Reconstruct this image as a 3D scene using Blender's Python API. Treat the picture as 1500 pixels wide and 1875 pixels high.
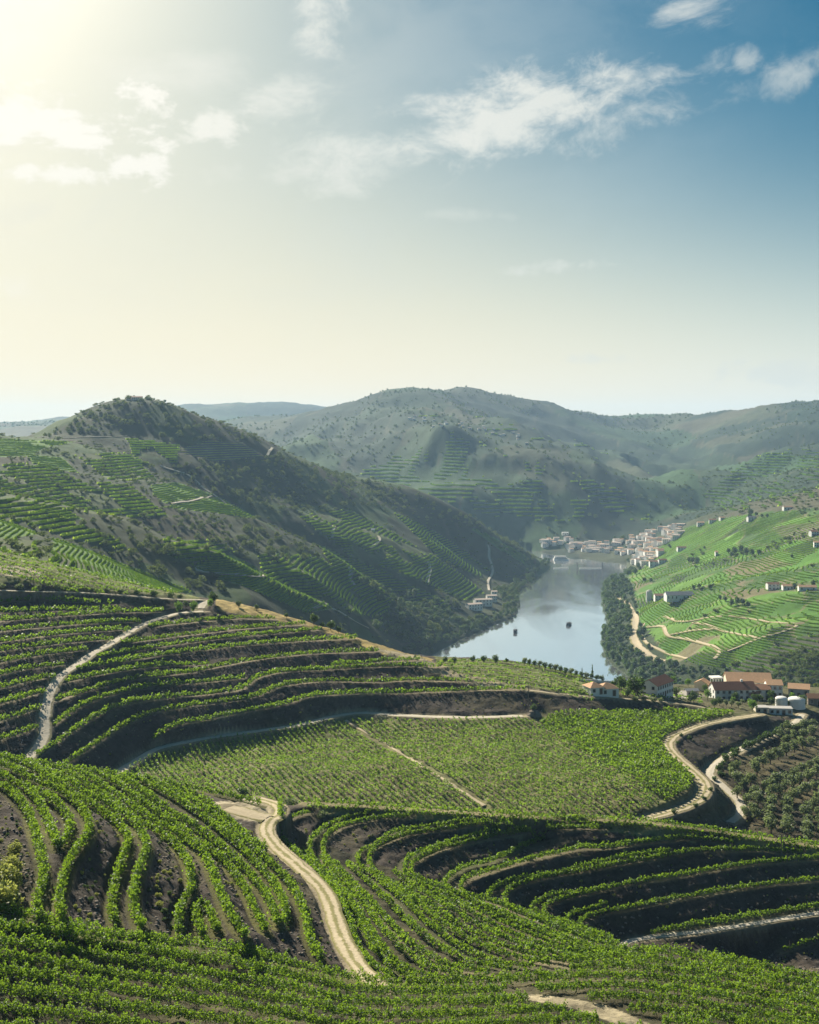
import bpy, math, random
import numpy as np
from mathutils import Vector

for _o in list(bpy.data.objects):
    bpy.data.objects.remove(_o)
scene = bpy.context.scene
col = scene.collection
rng = np.random.default_rng(7)
random.seed(7)
R = math.radians

# ------------------------------------------------------------------ camera
F = 2263.0          # focal length in photo pixels (photo 1500 x 1875)
HOR = 780.0         # horizon line in photo pixels
CAMZ = 250.0        # camera height above the river
cam_data = bpy.data.cameras.new('camera')
cam = bpy.data.objects.new('camera', cam_data)
col.objects.link(cam)
cam.location = (0, 0, CAMZ)
cam.rotation_euler = (R(90), 0, 0)
cam_data.sensor_fit = 'VERTICAL'
cam_data.sensor_height = 36.0
cam_data.sensor_width = 28.8
cam_data.lens = 36.0 * F / 1875.0
cam_data.shift_y = (HOR - 937.5) / 1875.0
cam_data.clip_start = 1.0
cam_data.clip_end = 60000.0
scene.camera = cam

# ------------------------------------------------------------------ sun and sky
SUN_AZ, SUN_EL = -30.0, 30.0        # degrees, azimuth measured from +Y towards +X
sd = Vector((math.sin(R(SUN_AZ)) * math.cos(R(SUN_EL)), math.cos(R(SUN_AZ)) * math.cos(R(SUN_EL)), math.sin(R(SUN_EL))))
sun_data = bpy.data.lights.new('sun', 'SUN')
sun_data.energy = 5.0
sun_data.angle = R(0.53)
sun_data.color = (1.0, 0.92, 0.76)
sun = bpy.data.objects.new('sun', sun_data)
col.objects.link(sun)
sun.rotation_euler = sd.to_track_quat('Z', 'Y').to_euler()
sun.location = sd * 3000

world = bpy.data.worlds.new('World')
scene.world = world
world.use_nodes = True
wt = world.node_tree
wt.nodes.clear()


class NT:
    """small helper for building node graphs"""
    def __init__(self, tree):
        self.t = tree
    def n(self, typ, **kw):
        nd = self.t.nodes.new(typ)
        for k, v in kw.items():
            setattr(nd, k, v)
        return nd
    def link(self, a, b):
        self.t.links.new(a, b)
    def val(self, sock, v):
        if isinstance(v, (int, float)):
            sock.default_value = v
        elif isinstance(v, (tuple, list)):
            sock.default_value = v
        else:
            self.link(v, sock)
    def m(self, op, a, b=0.0, c=0.0, clamp=False):
        nd = self.n('ShaderNodeMath', operation=op, use_clamp=clamp)
        for i, v in enumerate((a, b, c)):
            self.val(nd.inputs[i], v)
        return nd.outputs[0]
    def vm(self, op, a, b=(0, 0, 0)):
        nd = self.n('ShaderNodeVectorMath', operation=op)
        self.val(nd.inputs[0], a)
        self.val(nd.inputs[1], b)
        return nd.outputs['Value'] if op in ('DOT_PRODUCT', 'LENGTH', 'DISTANCE') else nd.outputs[0]
    def mix(self, fac, a, b, blend='MIX'):
        nd = self.n('ShaderNodeMix', data_type='RGBA', blend_type=blend)
        self.val(nd.inputs[0], fac)
        self.val(nd.inputs[6], a if not isinstance(a, tuple) or len(a) == 4 else (*a, 1))
        self.val(nd.inputs[7], b if not isinstance(b, tuple) or len(b) == 4 else (*b, 1))
        return nd.outputs[2]
    def noise(self, vec, scale, detail=4, rough=0.55, distort=0.0):
        nd = self.n('ShaderNodeTexNoise')
        if vec is not None:
            self.link(vec, nd.inputs['Vector'])
        nd.inputs['Scale'].default_value = scale
        nd.inputs['Detail'].default_value = detail
        nd.inputs['Roughness'].default_value = rough
        nd.inputs['Distortion'].default_value = distort
        return nd.outputs['Fac']
    def ss(self, v, lo, hi):
        nd = self.n('ShaderNodeMapRange', interpolation_type='SMOOTHSTEP')
        self.val(nd.inputs[0], v)
        nd.inputs[1].default_value = lo
        nd.inputs[2].default_value = hi
        return nd.outputs[0]
    def comb(self, x, y, z=0.0):
        nd = self.n('ShaderNodeCombineXYZ')
        for i, v in enumerate((x, y, z)):
            self.val(nd.inputs[i], v)
        return nd.outputs[0]


W = NT(wt)
sky = W.n('ShaderNodeTexSky', sky_type='NISHITA')
sky.sun_disc = False
sky.sun_elevation = R(SUN_EL)
sky.sun_rotation = R(SUN_AZ)
sky.altitude = 200
sky.air_density = 1.0
sky.dust_density = 0.8
sky.ozone_density = 1.4
tc = W.n('ShaderNodeTexCoord')
dirv = W.vm('NORMALIZE', tc.outputs['Generated'])
sep = W.n('ShaderNodeSeparateXYZ')
W.link(dirv, sep.inputs[0])
dx, dy, dz = sep.outputs
az = W.m('ARCTAN2', dx, dy)                  # radians, 0 = +Y
el = W.m('ARCSINE', dz)
cs = W.vm('DOT_PRODUCT', dirv, tuple(sd))    # cosine of the angle to the sun
ang = W.m('MAXIMUM', W.m('SUBTRACT', W.m('ARCCOSINE', W.m('MINIMUM', cs, 0.99999)), 0.165), 0.01)
skyc = W.mix(1.0, sky.outputs[0], (0.060, 0.385, 0.475), 'MULTIPLY')
# thin high veil that scatters the sunlight around the sun
glow = W.m('POWER', 2.71828, W.m('MULTIPLY', ang, -5.0))
glow2 = W.m('POWER', 2.71828, W.m('MULTIPLY', ang, -13.0))
elc = W.m('MAXIMUM', dz, 0.0)
planev = W.comb(W.m('DIVIDE', dx, W.m('ADD', elc, 0.12)), W.m('DIVIDE', dy, W.m('ADD', elc, 0.12)))
angv = W.comb(az, W.m('MULTIPLY', el, 1.6))
veil_n = W.noise(planev, 0.7, 5, 0.6, 0.6)
veil = W.m('MULTIPLY', W.ss(veil_n, 0.40, 0.75), 0.30)
def warped(vec, wscale, amt, seed):
    sh = W.vm('ADD', vec, (seed, seed * 1.7, seed * 0.3))
    nn = W.n('ShaderNodeTexNoise')
    W.link(sh, nn.inputs['Vector'])
    nn.inputs['Scale'].default_value = wscale
    nn.inputs['Detail'].default_value = 3
    off = W.vm('MULTIPLY', W.vm('SUBTRACT', nn.outputs['Color'], (0.5, 0.5, 0.5)), (amt, amt, amt))
    return W.vm('ADD', sh, off)


# streaked coordinates: wisps run up to the right, sheared by the wind
strv = W.comb(W.m('ADD', W.m('MULTIPLY', az, 0.80), W.m('MULTIPLY', el, 0.35)), W.m('SUBTRACT', W.m('MULTIPLY', el, 1.35), W.m('MULTIPLY', az, 0.30)))
wisp_n = W.noise(warped(strv, 9.0, 0.075, 3.1), 23.0, 10, 0.66)
puff_n = W.noise(warped(angv, 22.0, 0.02, 1.3), 34.0, 9, 0.62)
broad_n = W.noise(warped(strv, 5.0, 0.12, 7.7), 7.0, 8, 0.6)


def cloud_patch(px, py, half_len, half_thk, tilt, nse, thr, soft, dens=1.0):
    """an elongated cloud fixed in the sky (azimuth / elevation), broken up by noise"""
    a0 = math.atan2(px - 750, F)
    e0 = math.atan2(HOR - py, math.hypot(F, px - 750))
    ca, sa = math.cos(tilt), math.sin(tilt)
    da = W.m('SUBTRACT', az, a0)
    de = W.m('SUBTRACT', el, e0)
    lx = W.m('DIVIDE', W.m('ADD', W.m('MULTIPLY', da, ca), W.m('MULTIPLY', de, sa)), half_len / F)
    ly = W.m('DIVIDE', W.m('SUBTRACT', W.m('MULTIPLY', de, ca), W.m('MULTIPLY', da, sa)), half_thk / F)
    r2 = W.m('ADD', W.m('MULTIPLY', lx, lx), W.m('MULTIPLY', ly, ly))
    body = W.m('POWER', 2.71828, W.m('MULTIPLY', r2, -0.8))
    v = W.m('ADD', W.m('MULTIPLY', body, 0.62), W.m('MULTIPLY', W.m('SUBTRACT', nse, 0.5), 1.9))
    return W.m('MULTIPLY', W.m('MULTIPLY', W.ss(v, thr, thr + soft), W.ss(body, 0.02, 0.35)), dens)


patches = [
    (960, 205, 270, 66, 0.22, wisp_n, 0.16, 0.62, 1.0), (1020, 190, 110, 44, 0.2, wisp_n, 0.10, 0.6, 1.0), (1195, 150, 150, 50, 0.12, wisp_n, 0.26, 0.7, 0.9),
    (620, 285, 200, 60, 0.08, wisp_n, 0.22, 0.8, 0.8), (1260, 28, 95, 46, 0.35, wisp_n, 0.24, 0.7, 0.8),
    (1450, 130, 140, 40, 0.3, wisp_n, 0.30, 0.7, 0.7), (1130, 222, 130, 44, 0.3, wisp_n, 0.22, 0.7, 0.85),
    (80, 228, 190, 62, -0.05, puff_n, 0.26, 0.34, 1.0), (272, 190, 50, 42, 0.0, puff_n, 0.22, 0.34, 1.0),
    (240, 305, 60, 30, 0.0, puff_n, 0.24, 0.34, 1.0), (130, 318, 90, 22, 0.0, puff_n, 0.28, 0.34, 0.9), (55, 312, 30, 18, 0.0, puff_n, 0.24, 0.34, 0.9),
    (400, 230, 90, 34, 0.3, puff_n, 0.32, 0.45, 0.8), (1030, 487, 130, 14, 0.05, puff_n, 0.26, 0.5, 0.6), (860, 392, 120, 14, -0.05, wisp_n, 0.3, 0.6, 0.35),
    (1100, 658, 60, 12, 0.0, puff_n, 0.22, 0.5, 0.7), (1440, 682, 130, 26, 0.05, puff_n, 0.26, 0.45, 0.6),
    (590, 20, 70, 60, 0.8, wisp_n, 0.22, 0.7, 0.7), (520, 190, 110, 54, 0.2, wisp_n, 0.22, 0.8, 0.7), (290, 130, 170, 50, 0.1, broad_n, 0.2, 0.6, 0.5),
    (20, 525, 60, 24, -0.4, wisp_n, 0.2, 0.6, 0.3), (1290, 120, 60, 40, 0.5, wisp_n, 0.3, 0.6, 0.6), (1370, 112, 30, 26, 0.5, wisp_n, 0.2, 0.6, 0.6),
]
cl = None
for p in patches:
    c_ = cloud_patch(*p)
    cl = c_ if cl is None else W.m('MAXIMUM', cl, c_)
cl = W.m('MULTIPLY', cl, 0.88)
sunw = W.ss(ang, 0.75, 0.1)
# distant haze along the horizon, warmer under the sun
hq = W.m('DIVIDE', W.m('MULTIPLY', W.m('ABSOLUTE', el), W.m('MINIMUM', ang, 1.1)), 0.097)
hz = W.m('POWER', 2.71828, W.m('MULTIPLY', W.m('MULTIPLY', hq, hq), -1.0))
SK = 0.056           # sky strength
hcol = W.mix(W.ss(ang, 1.05, 0.40), (6.9, 7.5, 7.3), (9.2, 8.1, 6.0))
base = W.mix(W.m('MULTIPLY', hz, 0.97), skyc, hcol)
gl = W.mix(1.0, (0.7, 0.65, 0.55), glow, 'MULTIPLY')
base = W.mix(1.0, base, gl, 'ADD')
gl2 = W.mix(1.0, (14.0, 13.4, 11.6), glow2, 'MULTIPLY')
base = W.mix(1.0, base, gl2, 'ADD')
broad = W.m('MULTIPLY', W.ss(broad_n, 0.42, 0.68), 0.55)
veil = W.m('MAXIMUM', veil, broad)
vcol = W.mix(sunw, (4.6, 6.0, 6.6), (7.0, 6.9, 6.3))
base = W.mix(W.m('MULTIPLY', W.m('MULTIPLY', veil, W.m('ADD', 0.03, W.m('MULTIPLY', sunw, 0.62))), W.ss(el, 0.02, 0.16)), base, vcol)
ccol = W.mix(sunw, (6.2, 6.6, 6.3), (9.6, 9.3, 8.4))
base = W.mix(cl, base, ccol)
bg = W.n('ShaderNodeBackground')
bg.inputs['Strength'].default_value = SK
W.link(base, bg.inputs['Color'])
wo = W.n('ShaderNodeOutputWorld')
W.link(bg.outputs[0], wo.inputs['Surface'])
world.cycles.sampling_method = 'MANUAL'
world.cycles.sample_map_resolution = 1024

scene.view_settings.view_transform = 'Standard'
scene.view_settings.look = 'None'
scene.view_settings.gamma = 1.0
scene.view_settings.use_curve_mapping = False
scene.view_settings.exposure = 1.0
scene.render.engine = 'CYCLES'
scene.cycles.use_denoising = True
scene.cycles.max_bounces = 6
scene.cycles.diffuse_bounces = 3
scene.cycles.glossy_bounces = 2
scene.cycles.transmission_bounces = 3
scene.cycles.volume_bounces = 1
scene.cycles.transparent_max_bounces = 4
scene.cycles.sample_clamp_indirect = 4.0

# ------------------------------------------------------------------ materials
def new_mat(name):
    m = bpy.data.materials.new(name)
    m.use_nodes = True
    m.node_tree.nodes.clear()
    return m, NT(m.node_tree)


def plain(name, rgb, rough=0.85, spec=0.2, var=0.18, scale=1.5):
    m, N = new_mat(name)
    geo = N.n('ShaderNodeNewGeometry')
    nz = N.noise(geo.outputs['Position'], scale, 5, 0.6)
    c = N.mix(nz, tuple(x * (1 - var) for x in rgb), tuple(min(1, x * (1 + var)) for x in rgb))
    b = N.n('ShaderNodeBsdfPrincipled')
    N.link(c, b.inputs['Base Color'])
    b.inputs['Roughness'].default_value = rough
    b.inputs['Specular IOR Level'].default_value = spec
    o = N.n('ShaderNodeOutputMaterial')
    N.link(b.outputs[0], o.inputs[0])
    return m


def ground_mat():
    m, N = new_mat('ground')
    at = N.n('ShaderNodeAttribute', attribute_name='Col')
    geo = N.n('ShaderNodeNewGeometry')
    pos = geo.outputs['Position']
    n1 = N.noise(pos, 0.9, 6, 0.65)
    n2 = N.noise(pos, 0.06, 5, 0.6)
    n3 = N.noise(pos, 0.012, 5, 0.6)
    f = N.m('ADD', N.m('ADD', N.m('MULTIPLY', n1, 1.15), N.m('MULTIPLY', n2, 0.7)), N.m('MULTIPLY', n3, 0.45))
    f = N.m('MAXIMUM', N.m('SUBTRACT', f, 0.18), 0.25)
    c = N.mix(1.0, at.outputs['Color'], N.comb(f, f, f), 'MULTIPLY')
    # small stones and dry tufts
    spk = N.ss(N.noise(pos, 2.2, 4, 0.75), 0.58, 0.74)
    c = N.mix(N.m('MULTIPLY', spk, 0.35), c, (0.20, 0.17, 0.12))
    b = N.n('ShaderNodeBsdfPrincipled')
    N.link(c, b.inputs['Base Color'])
    b.inputs['Roughness'].default_value = 0.95
    b.inputs['Specular IOR Level'].default_value = 0.1
    bp = N.n('ShaderNodeBump')
    bp.inputs['Strength'].default_value = 0.7
    bp.inputs['Distance'].default_value = 0.5
    N.link(N.noise(pos, 1.1, 6, 0.7), bp.inputs['Height'])
    N.link(bp.outputs[0], b.inputs['Normal'])
    o = N.n('ShaderNodeOutputMaterial')
    N.link(b.outputs[0], o.inputs[0])
    return m


def track_mat(name, sand, grass, ruts):
    m, N = new_mat(name)
    at = N.n('ShaderNodeAttribute', attribute_name='rnd')
    ac = N.m('ABSOLUTE', at.outputs['Fac'])
    geo = N.n('ShaderNodeNewGeometry')
    pos = geo.outputs['Position']
    n1, n2, n3 = N.noise(pos, 1.3, 5, 0.65), N.noise(pos, 0.35, 4, 0.6), N.noise(pos, 5.0, 3, 0.6)
    c = N.mix(n1, tuple(x * 0.72 for x in sand), tuple(min(1, x * 1.22) for x in sand))
    c = N.mix(N.m('MULTIPLY', N.ss(n3, 0.55, 0.75), 0.5), c, tuple(x * 0.55 for x in sand))
    edge = N.ss(N.m('ADD', ac, N.m('MULTIPLY', N.m('SUBTRACT', n1, 0.5), 0.9)), 0.72, 1.05)
    c = N.mix(N.m('MULTIPLY', edge, 0.85), c, grass)
    if ruts:
        mid = N.ss(N.m('ADD', N.m('MULTIPLY', ac, 1.6), N.m('MULTIPLY', N.m('SUBTRACT', N.m('ADD', n1, n2), 1.0), 1.3)), 0.62, 0.15)
        gc = N.mix(n3, tuple(x * 0.7 for x in grass), tuple(x * 1.4 for x in grass))
        c = N.mix(N.m('MULTIPLY', mid, 0.8), c, gc)
    b = N.n('ShaderNodeBsdfPrincipled')
    N.link(c, b.inputs['Base Color'])
    b.inputs['Roughness'].default_value = 0.95
    b.inputs['Specular IOR Level'].default_value = 0.05
    bp = N.n('ShaderNodeBump')
    bp.inputs['Strength'].default_value = 0.6
    bp.inputs['Distance'].default_value = 0.25
    N.link(n1, bp.inputs['Height'])
    N.link(bp.outputs[0], b.inputs['Normal'])
    o = N.n('ShaderNodeOutputMaterial')
    N.link(b.outputs[0], o.inputs[0])
    return m


def leaf_mat(name, dark, light, trans, tfac=0.45, rough=0.55, spec=0.2):
    m, N = new_mat(name)
    at = N.n('ShaderNodeAttribute', attribute_name='rnd')
    oi = N.n('ShaderNodeObjectInfo')
    f = N.m('ADD', N.m('MULTIPLY', at.outputs['Fac'], 0.75), N.m('MULTIPLY', oi.outputs['Random'], 0.25))
    c = N.mix(f, dark, light)
    tcol = N.mix(f, tuple(x * 0.7 for x in trans), trans)
    d = N.n('ShaderNodeBsdfPrincipled')
    N.link(c, d.inputs['Base Color'])
    d.inputs['Roughness'].default_value = rough
    d.inputs['Specular IOR Level'].default_value = spec
    t = N.n('ShaderNodeBsdfTranslucent')
    N.link(tcol, t.inputs['Color'])
    mx = N.n('ShaderNodeMixShader')
    mx.inputs[0].default_value = tfac
    N.link(d.outputs[0], mx.inputs[1])
    N.link(t.outputs[0], mx.inputs[2])
    o = N.n('ShaderNodeOutputMaterial')
    N.link(mx.outputs[0], o.inputs[0])
    return m


def water_mat():
    m, N = new_mat('water')
    geo = N.n('ShaderNodeNewGeometry')
    mp = N.n('ShaderNodeMapping')
    N.link(geo.outputs['Position'], mp.inputs['Vector'])
    mp.inputs['Scale'].default_value = (0.5, 0.16, 1)
    n1 = N.noise(mp.outputs[0], 0.5, 5, 0.6, 0.4)
    n2 = N.noise(mp.outputs[0], 0.02, 4, 0.6, 0.8)
    b = N.n('ShaderNodeBsdfPrincipled')
    b.inputs['Base Color'].default_value = (0.90, 0.91, 0.92, 1)
    N.link(N.m('ADD', 0.01, N.m('MULTIPLY', N.ss(n2, 0.35, 0.7), 0.17)), b.inputs['Roughness'])
    b.inputs['IOR'].default_value = 1.33
    b.inputs['Metallic'].default_value = 0.92
    b.inputs['Specular IOR Level'].default_value = 0.5
    bp = N.n('ShaderNodeBump')
    bp.inputs['Strength'].default_value = 0.10
    bp.inputs['Distance'].default_value = 0.6
    N.link(n1, bp.inputs['Height'])
    N.link(bp.outputs[0], b.inputs['Normal'])
    o = N.n('ShaderNodeOutputMaterial')
    N.link(b.outputs[0], o.inputs[0])
    return m


M = {
    'ground': ground_mat(),
    'vine': leaf_mat('vine_leaf', (0.010, 0.036, 0.003), (0.118, 0.235, 0.018), (0.36, 0.57, 0.035), 0.38),
    'far_vine': leaf_mat('far_vine_leaf', (0.045, 0.10, 0.012), (0.16, 0.28, 0.030), (0.48, 0.66, 0.05), 0.5, 1.0, 0.0),
    'young_vine': leaf_mat('young_vine_leaf', (0.035, 0.085, 0.012), (0.125, 0.235, 0.035), (0.36, 0.56, 0.06), 0.42),
    'crown': leaf_mat('tree_leaf', (0.022, 0.050, 0.014), (0.075, 0.13, 0.032), (0.14, 0.24, 0.04), 0.35),
    'crown_light': leaf_mat('light_tree_leaf', (0.04, 0.10, 0.012), (0.12, 0.24, 0.035), (0.26, 0.46, 0.05), 0.45),
    'olive': leaf_mat('olive_leaf', (0.055, 0.080, 0.045), (0.18, 0.22, 0.12), (0.28, 0.36, 0.12), 0.4),
    'scrub': leaf_mat('scrub_leaf', (0.020, 0.040, 0.010), (0.095, 0.14, 0.035), (0.20, 0.26, 0.06), 0.38, 0.8, 0.1),
    'dry_shrub': leaf_mat('dry_shrub_leaf', (0.12, 0.15, 0.03), (0.34, 0.38, 0.09), (0.50, 0.54, 0.12), 0.4),
    'bark': plain('bark', (0.09, 0.065, 0.045)),
    'track': track_mat('dirt_track', (0.46, 0.385, 0.265), (0.17, 0.16, 0.055), False),
    'track_rut': track_mat('rutted_dirt_track', (0.50, 0.42, 0.29), (0.16, 0.155, 0.045), True),
    'pale_track': track_mat('pale_dirt_track', (0.54, 0.48, 0.38), (0.2, 0.18, 0.08), False),
    'grass_strip': plain('track_grass', (0.17, 0.17, 0.05), 0.95, 0.05, 0.5, 1.5),
    'white': plain('white_render', (0.72, 0.71, 0.67), 0.85, 0.2, 0.17, 0.45),
    'cream': plain('cream_render', (0.62, 0.55, 0.42), 0.85, 0.2, 0.1, 0.6),
    'roof_orange': plain('orange_tiles', (0.54, 0.33, 0.19), 0.85, 0.2, 0.3, 1.2),
    'roof_red': plain('dark_red_tiles', (0.30, 0.14, 0.09), 0.85, 0.2, 0.3, 1.2),
    'roof_brown': plain('brown_tiles', (0.28, 0.15, 0.09), 0.85, 0.2, 0.3, 1.2),
    'roof_pale': plain('pale_weathered_tiles', (0.50, 0.40, 0.33), 0.85, 0.2, 0.2, 1.2),
    'roof_grey': plain('grey_roof', (0.16, 0.17, 0.19), 0.7, 0.3, 0.2, 1.2),
    'pane': plain('dark_pane', (0.02, 0.025, 0.03), 0.2, 0.5, 0.1, 1.0),
    'door': plain('painted_door', (0.12, 0.07, 0.04), 0.6, 0.3, 0.2, 1.0),
    'stone': plain('schist_stone', (0.20, 0.17, 0.14), 0.95, 0.1, 0.4, 0.7),
    'concrete': plain('concrete', (0.42, 0.40, 0.37), 0.9, 0.1, 0.2, 0.7),
    'wood': plain('grey_wood', (0.17, 0.14, 0.11), 0.9, 0.1, 0.3, 2.0),
    'hull': plain('dark_hull', (0.035, 0.030, 0.030), 0.5, 0.4, 0.2, 1.0),
    'metal': plain('galvanised_metal', (0.38, 0.39, 0.40), 0.45, 0.5, 0.1, 1.0),
    'water': water_mat(),
}


# ------------------------------------------------------------------ mesh helpers
def link_obj(name, data, parent=None):
    o = bpy.data.objects.new(name, data)
    col.objects.link(o)
    if parent is not None:
        o.parent = parent
    return o


def tag(o, label=None, cat=None, group=None, kind=None):
    if label: o['label'] = label
    if cat: o['category'] = cat
    if group: o['group'] = group
    if kind: o['kind'] = kind
    return o


def np_mesh(name, verts, faces, mats, smooth=False, rnd=None, cols=None, midx=None):
    """verts (N,3), faces (M,k) arrays -> mesh datablock"""
    verts = np.asarray(verts, np.float32)
    faces = np.asarray(faces, np.int32)
    me = bpy.data.meshes.new(name)
    k = faces.shape[1]
    me.vertices.add(len(verts))
    me.vertices.foreach_set('co', verts.ravel())
    me.loops.add(faces.size)
    me.loops.foreach_set('vertex_index', faces.ravel())
    me.polygons.add(len(faces))
    me.polygons.foreach_set('loop_start', np.arange(0, faces.size, k, dtype=np.int32))
    me.polygons.foreach_set('loop_total', np.full(len(faces), k, np.int32))
    if smooth:
        me.polygons.foreach_set('use_smooth', np.ones(len(faces), bool))
    if not isinstance(mats, (list, tuple)):
        mats = [mats]
    for m in mats:
        me.materials.append(m)
    if midx is not None:
        me.polygons.foreach_set('material_index', np.asarray(midx, np.int32))
    me.update(calc_edges=True)
    if rnd is not None:
        a = me.attributes.new('rnd', 'FLOAT', 'POINT')
        a.data.foreach_set('value', np.asarray(rnd, np.float32))
    if cols is not None:
        a = me.attributes.new('Col', 'FLOAT_COLOR', 'POINT')
        c4 = np.ones((len(verts), 4), np.float32)
        c4[:, :3] = cols
        a.data.foreach_set('color', c4.ravel())
    return me


class MB:
    """collects polygons, builds one mesh"""
    def __init__(self):
        self.v = []
        self.f = []
    def box(self, x0, x1, y0, y1, z0, z1):
        b = len(self.v)
        self.v += [(x0, y0, z0), (x1, y0, z0), (x1, y1, z0), (x0, y1, z0), (x0, y0, z1), (x1, y0, z1), (x1, y1, z1), (x0, y1, z1)]
        self.f += [tuple(b + i for i in q) for q in ((0, 3, 2, 1), (4, 5, 6, 7), (0, 1, 5, 4), (1, 2, 6, 5), (2, 3, 7, 6), (3, 0, 4, 7))]
    def poly(self, pts):
        b = len(self.v)
        self.v += list(pts)
        self.f.append(tuple(range(b, b + len(pts))))
    def tube(self, p0, p1, r0, r1, n=6):
        p0, p1 = Vector(p0), Vector(p1)
        ax = (p1 - p0).normalized()
        s = ax.orthogonal().normalized()
        t = ax.cross(s)
        b = len(self.v)
        for p, r in ((p0, r0), (p1, r1)):
            for i in range(n):
                a = 2 * math.pi * i / n
                self.v.append(tuple(p + s * (math.cos(a) * r) + t * (math.sin(a) * r)))
        for i in range(n):
            j = (i + 1) % n
            self.f.append((b + i, b + j, b + n + j, b + n + i))
        self.f.append(tuple(b + n + i for i in range(n)))
    def mesh(self, name, mat):
        me = bpy.data.meshes.new(name)
        me.from_pydata(self.v, [], self.f)
        me.materials.append(mat)
        me.update()
        return me
    def build(self, name, mat, parent=None):
        return link_obj(name, self.mesh(name, mat), parent)


def leaf_quads(c, s, up=0.25, aspect=0.75, r=None):
    """small randomly turned leaf-clump quads at centres c (N,3) with half sizes s"""
    r = r or rng
    n = len(c)
    nrm = r.normal(size=(n, 3)); nrm[:, 2] = np.abs(nrm[:, 2]) + up
    nrm /= np.linalg.norm(nrm, axis=1)[:, None]
    t = r.normal(size=(n, 3))
    a = np.cross(nrm, t); a /= np.linalg.norm(a, axis=1)[:, None] + 1e-9
    b = np.cross(nrm, a)
    s = np.broadcast_to(np.asarray(s, float), (n,))[:, None]
    a = a * s
    b = b * s * aspect
    v = np.empty((n, 4, 3))
    v[:, 0] = c - a
    v[:, 1] = c - b * 0.9 + a * 0.1
    v[:, 2] = c + a
    v[:, 3] = c + b * 0.9 + a * 0.1
    f = np.arange(n * 4).reshape(n, 4)
    rn = np.repeat(np.clip(r.normal(0.5, 0.24, n), 0, 1), 4)
    return v.reshape(-1, 3), f, rn

# ------------------------------------------------------------------ terrain: survey points
def at_drop(px, py, A):
    """photo direction + metres below the camera -> world point"""
    Y = F * A / (py - HOR)
    return ((px - 750) / F * Y, Y, CAMZ - A)


def at_dist(px, py, Y):
    return ((px - 750) / F * Y, Y, CAMZ - (py - HOR) / F * Y)


def crop(pts, ox, oy, k):
    return [(ox + x / k, oy + y / k) for x, y in pts]


def dens(pts, A, step=9.0):
    """resample a photo polyline; A = drop below the camera (number, or start/end pair, or list per point)"""
    p = np.array(pts, float)
    L = np.concatenate([[0], np.cumsum(np.hypot(*np.diff(p, axis=0).T))])
    if isinstance(A, (int, float)):
        a = np.full(len(p), float(A))
    elif len(A) == 2 and len(p) != 2:
        a = A[0] + (A[1] - A[0]) * L / L[-1]
    else:
        a = np.array(A, float)
    n = max(2, int(L[-1] / step) + 1)
    t = np.linspace(0, L[-1], n)
    # smooth (Catmull-Rom like) interpolation through the traced points
    def cub(v):
        m = np.gradient(v, L) if len(v) > 2 else np.full(len(v), (v[-1] - v[0]) / max(L[-1], 1e-6))
        k = np.clip(np.searchsorted(L, t, 'right') - 1, 0, len(L) - 2)
        h = L[k + 1] - L[k]
        s = (t - L[k]) / h
        return ((2 * s**3 - 3 * s**2 + 1) * v[k] + (s**3 - 2 * s**2 + s) * h * m[k] + (-2 * s**3 + 3 * s**2) * v[k + 1] + (s**3 - s**2) * h * m[k + 1])
    x, y = cub(p[:, 0]), cub(p[:, 1])
    aa = np.interp(t, L, a)
    return np.array([at_drop(x[i], y[i], aa[i]) for i in range(n)])


TR = {}     # traced lines: name -> (N,3) points
near_pts = []


def line(name, pts, A, use=True):
    q = dens(pts, A)
    TR[name] = q
    if use:
        near_pts.extend(q[::2].tolist())
        near_pts.append(q[-1].tolist())
    return q


CPX = [-300, 0, 100, 200, 275, 400, 600, 750, 965]
CPV = [1.0, 1.02, 1.05, 1.08, 1.13, 1.155, 1.205, 1.225, 1.23]


def spurA(pts):
    """drop below the camera on the terraced spur: an even slope above its foot"""
    return [64.0 * ((y - HOR) / 325.0) ** 0.60 * float(np.interp(x, CPX, CPV)) for x, y in pts]


PBX = [1040, 1100, 1190, 1260, 1340, 1420, 1500, 1700]
PBV = [958, 949, 932, 920, 908, 894, 882, 855]


def bowlA(pts, A0):
    out = []
    ret = False
    for x, y in pts:
        if x < 1040:
            ret = True
        a = A0
        if not ret:
            b = 109.2 * ((y - HOR) / float(np.interp(x, PBX, PBV))) ** 0.5
            w = min(1.0, max(0.0, (x - 1040) / 90.0))
            a = A0 * (1 - w) + b * w
        out.append(a)
    return out


# --- left terraced spur (photo crop at 0,1030, scale 2)
def c3(*p): return crop(p, 0, 1030, 2)
SL = [
    (c3((-120, 158), (0, 150), (100, 143), (250, 146), (420, 155)), 64.0),
    (c3((-120, 192), (0, 185), (200, 178), (440, 175)), 66.8),
    (c3((-120, 232), (0, 218), (150, 205), (350, 190), (600, 181)), 69.6),
    (c3((-120, 270), (0, 255), (150, 240), (300, 228), (520, 218)), 72.6),
    (c3((-120, 312), (0, 295), (130, 276), (300, 258), (475, 247)), 75.8),
    (c3((-120, 345), (0, 328), (130, 310), (280, 293), (415, 283)), 78.4),
    (c3((-120, 392), (0, 370), (130, 345), (320, 322)), 81.6),
    (c3((-120, 440), (0, 415), (100, 393), (235, 378)), 85.0),
    (c3((-120, 494), (0, 465), (100, 440), (205, 418)), 88.7),
    (c3((-120, 552), (0, 522), (80, 500), (165, 475)), 92.8),
    (c3((-120, 618), (0, 585), (80, 560), (150, 530)), 97.2),
    (c3((-120, 692), (0, 655), (70, 632), (140, 605)), 102.0)]
for i, (p, A) in enumerate(SL):
    line('L%d' % i, p, spurA(p))
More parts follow.
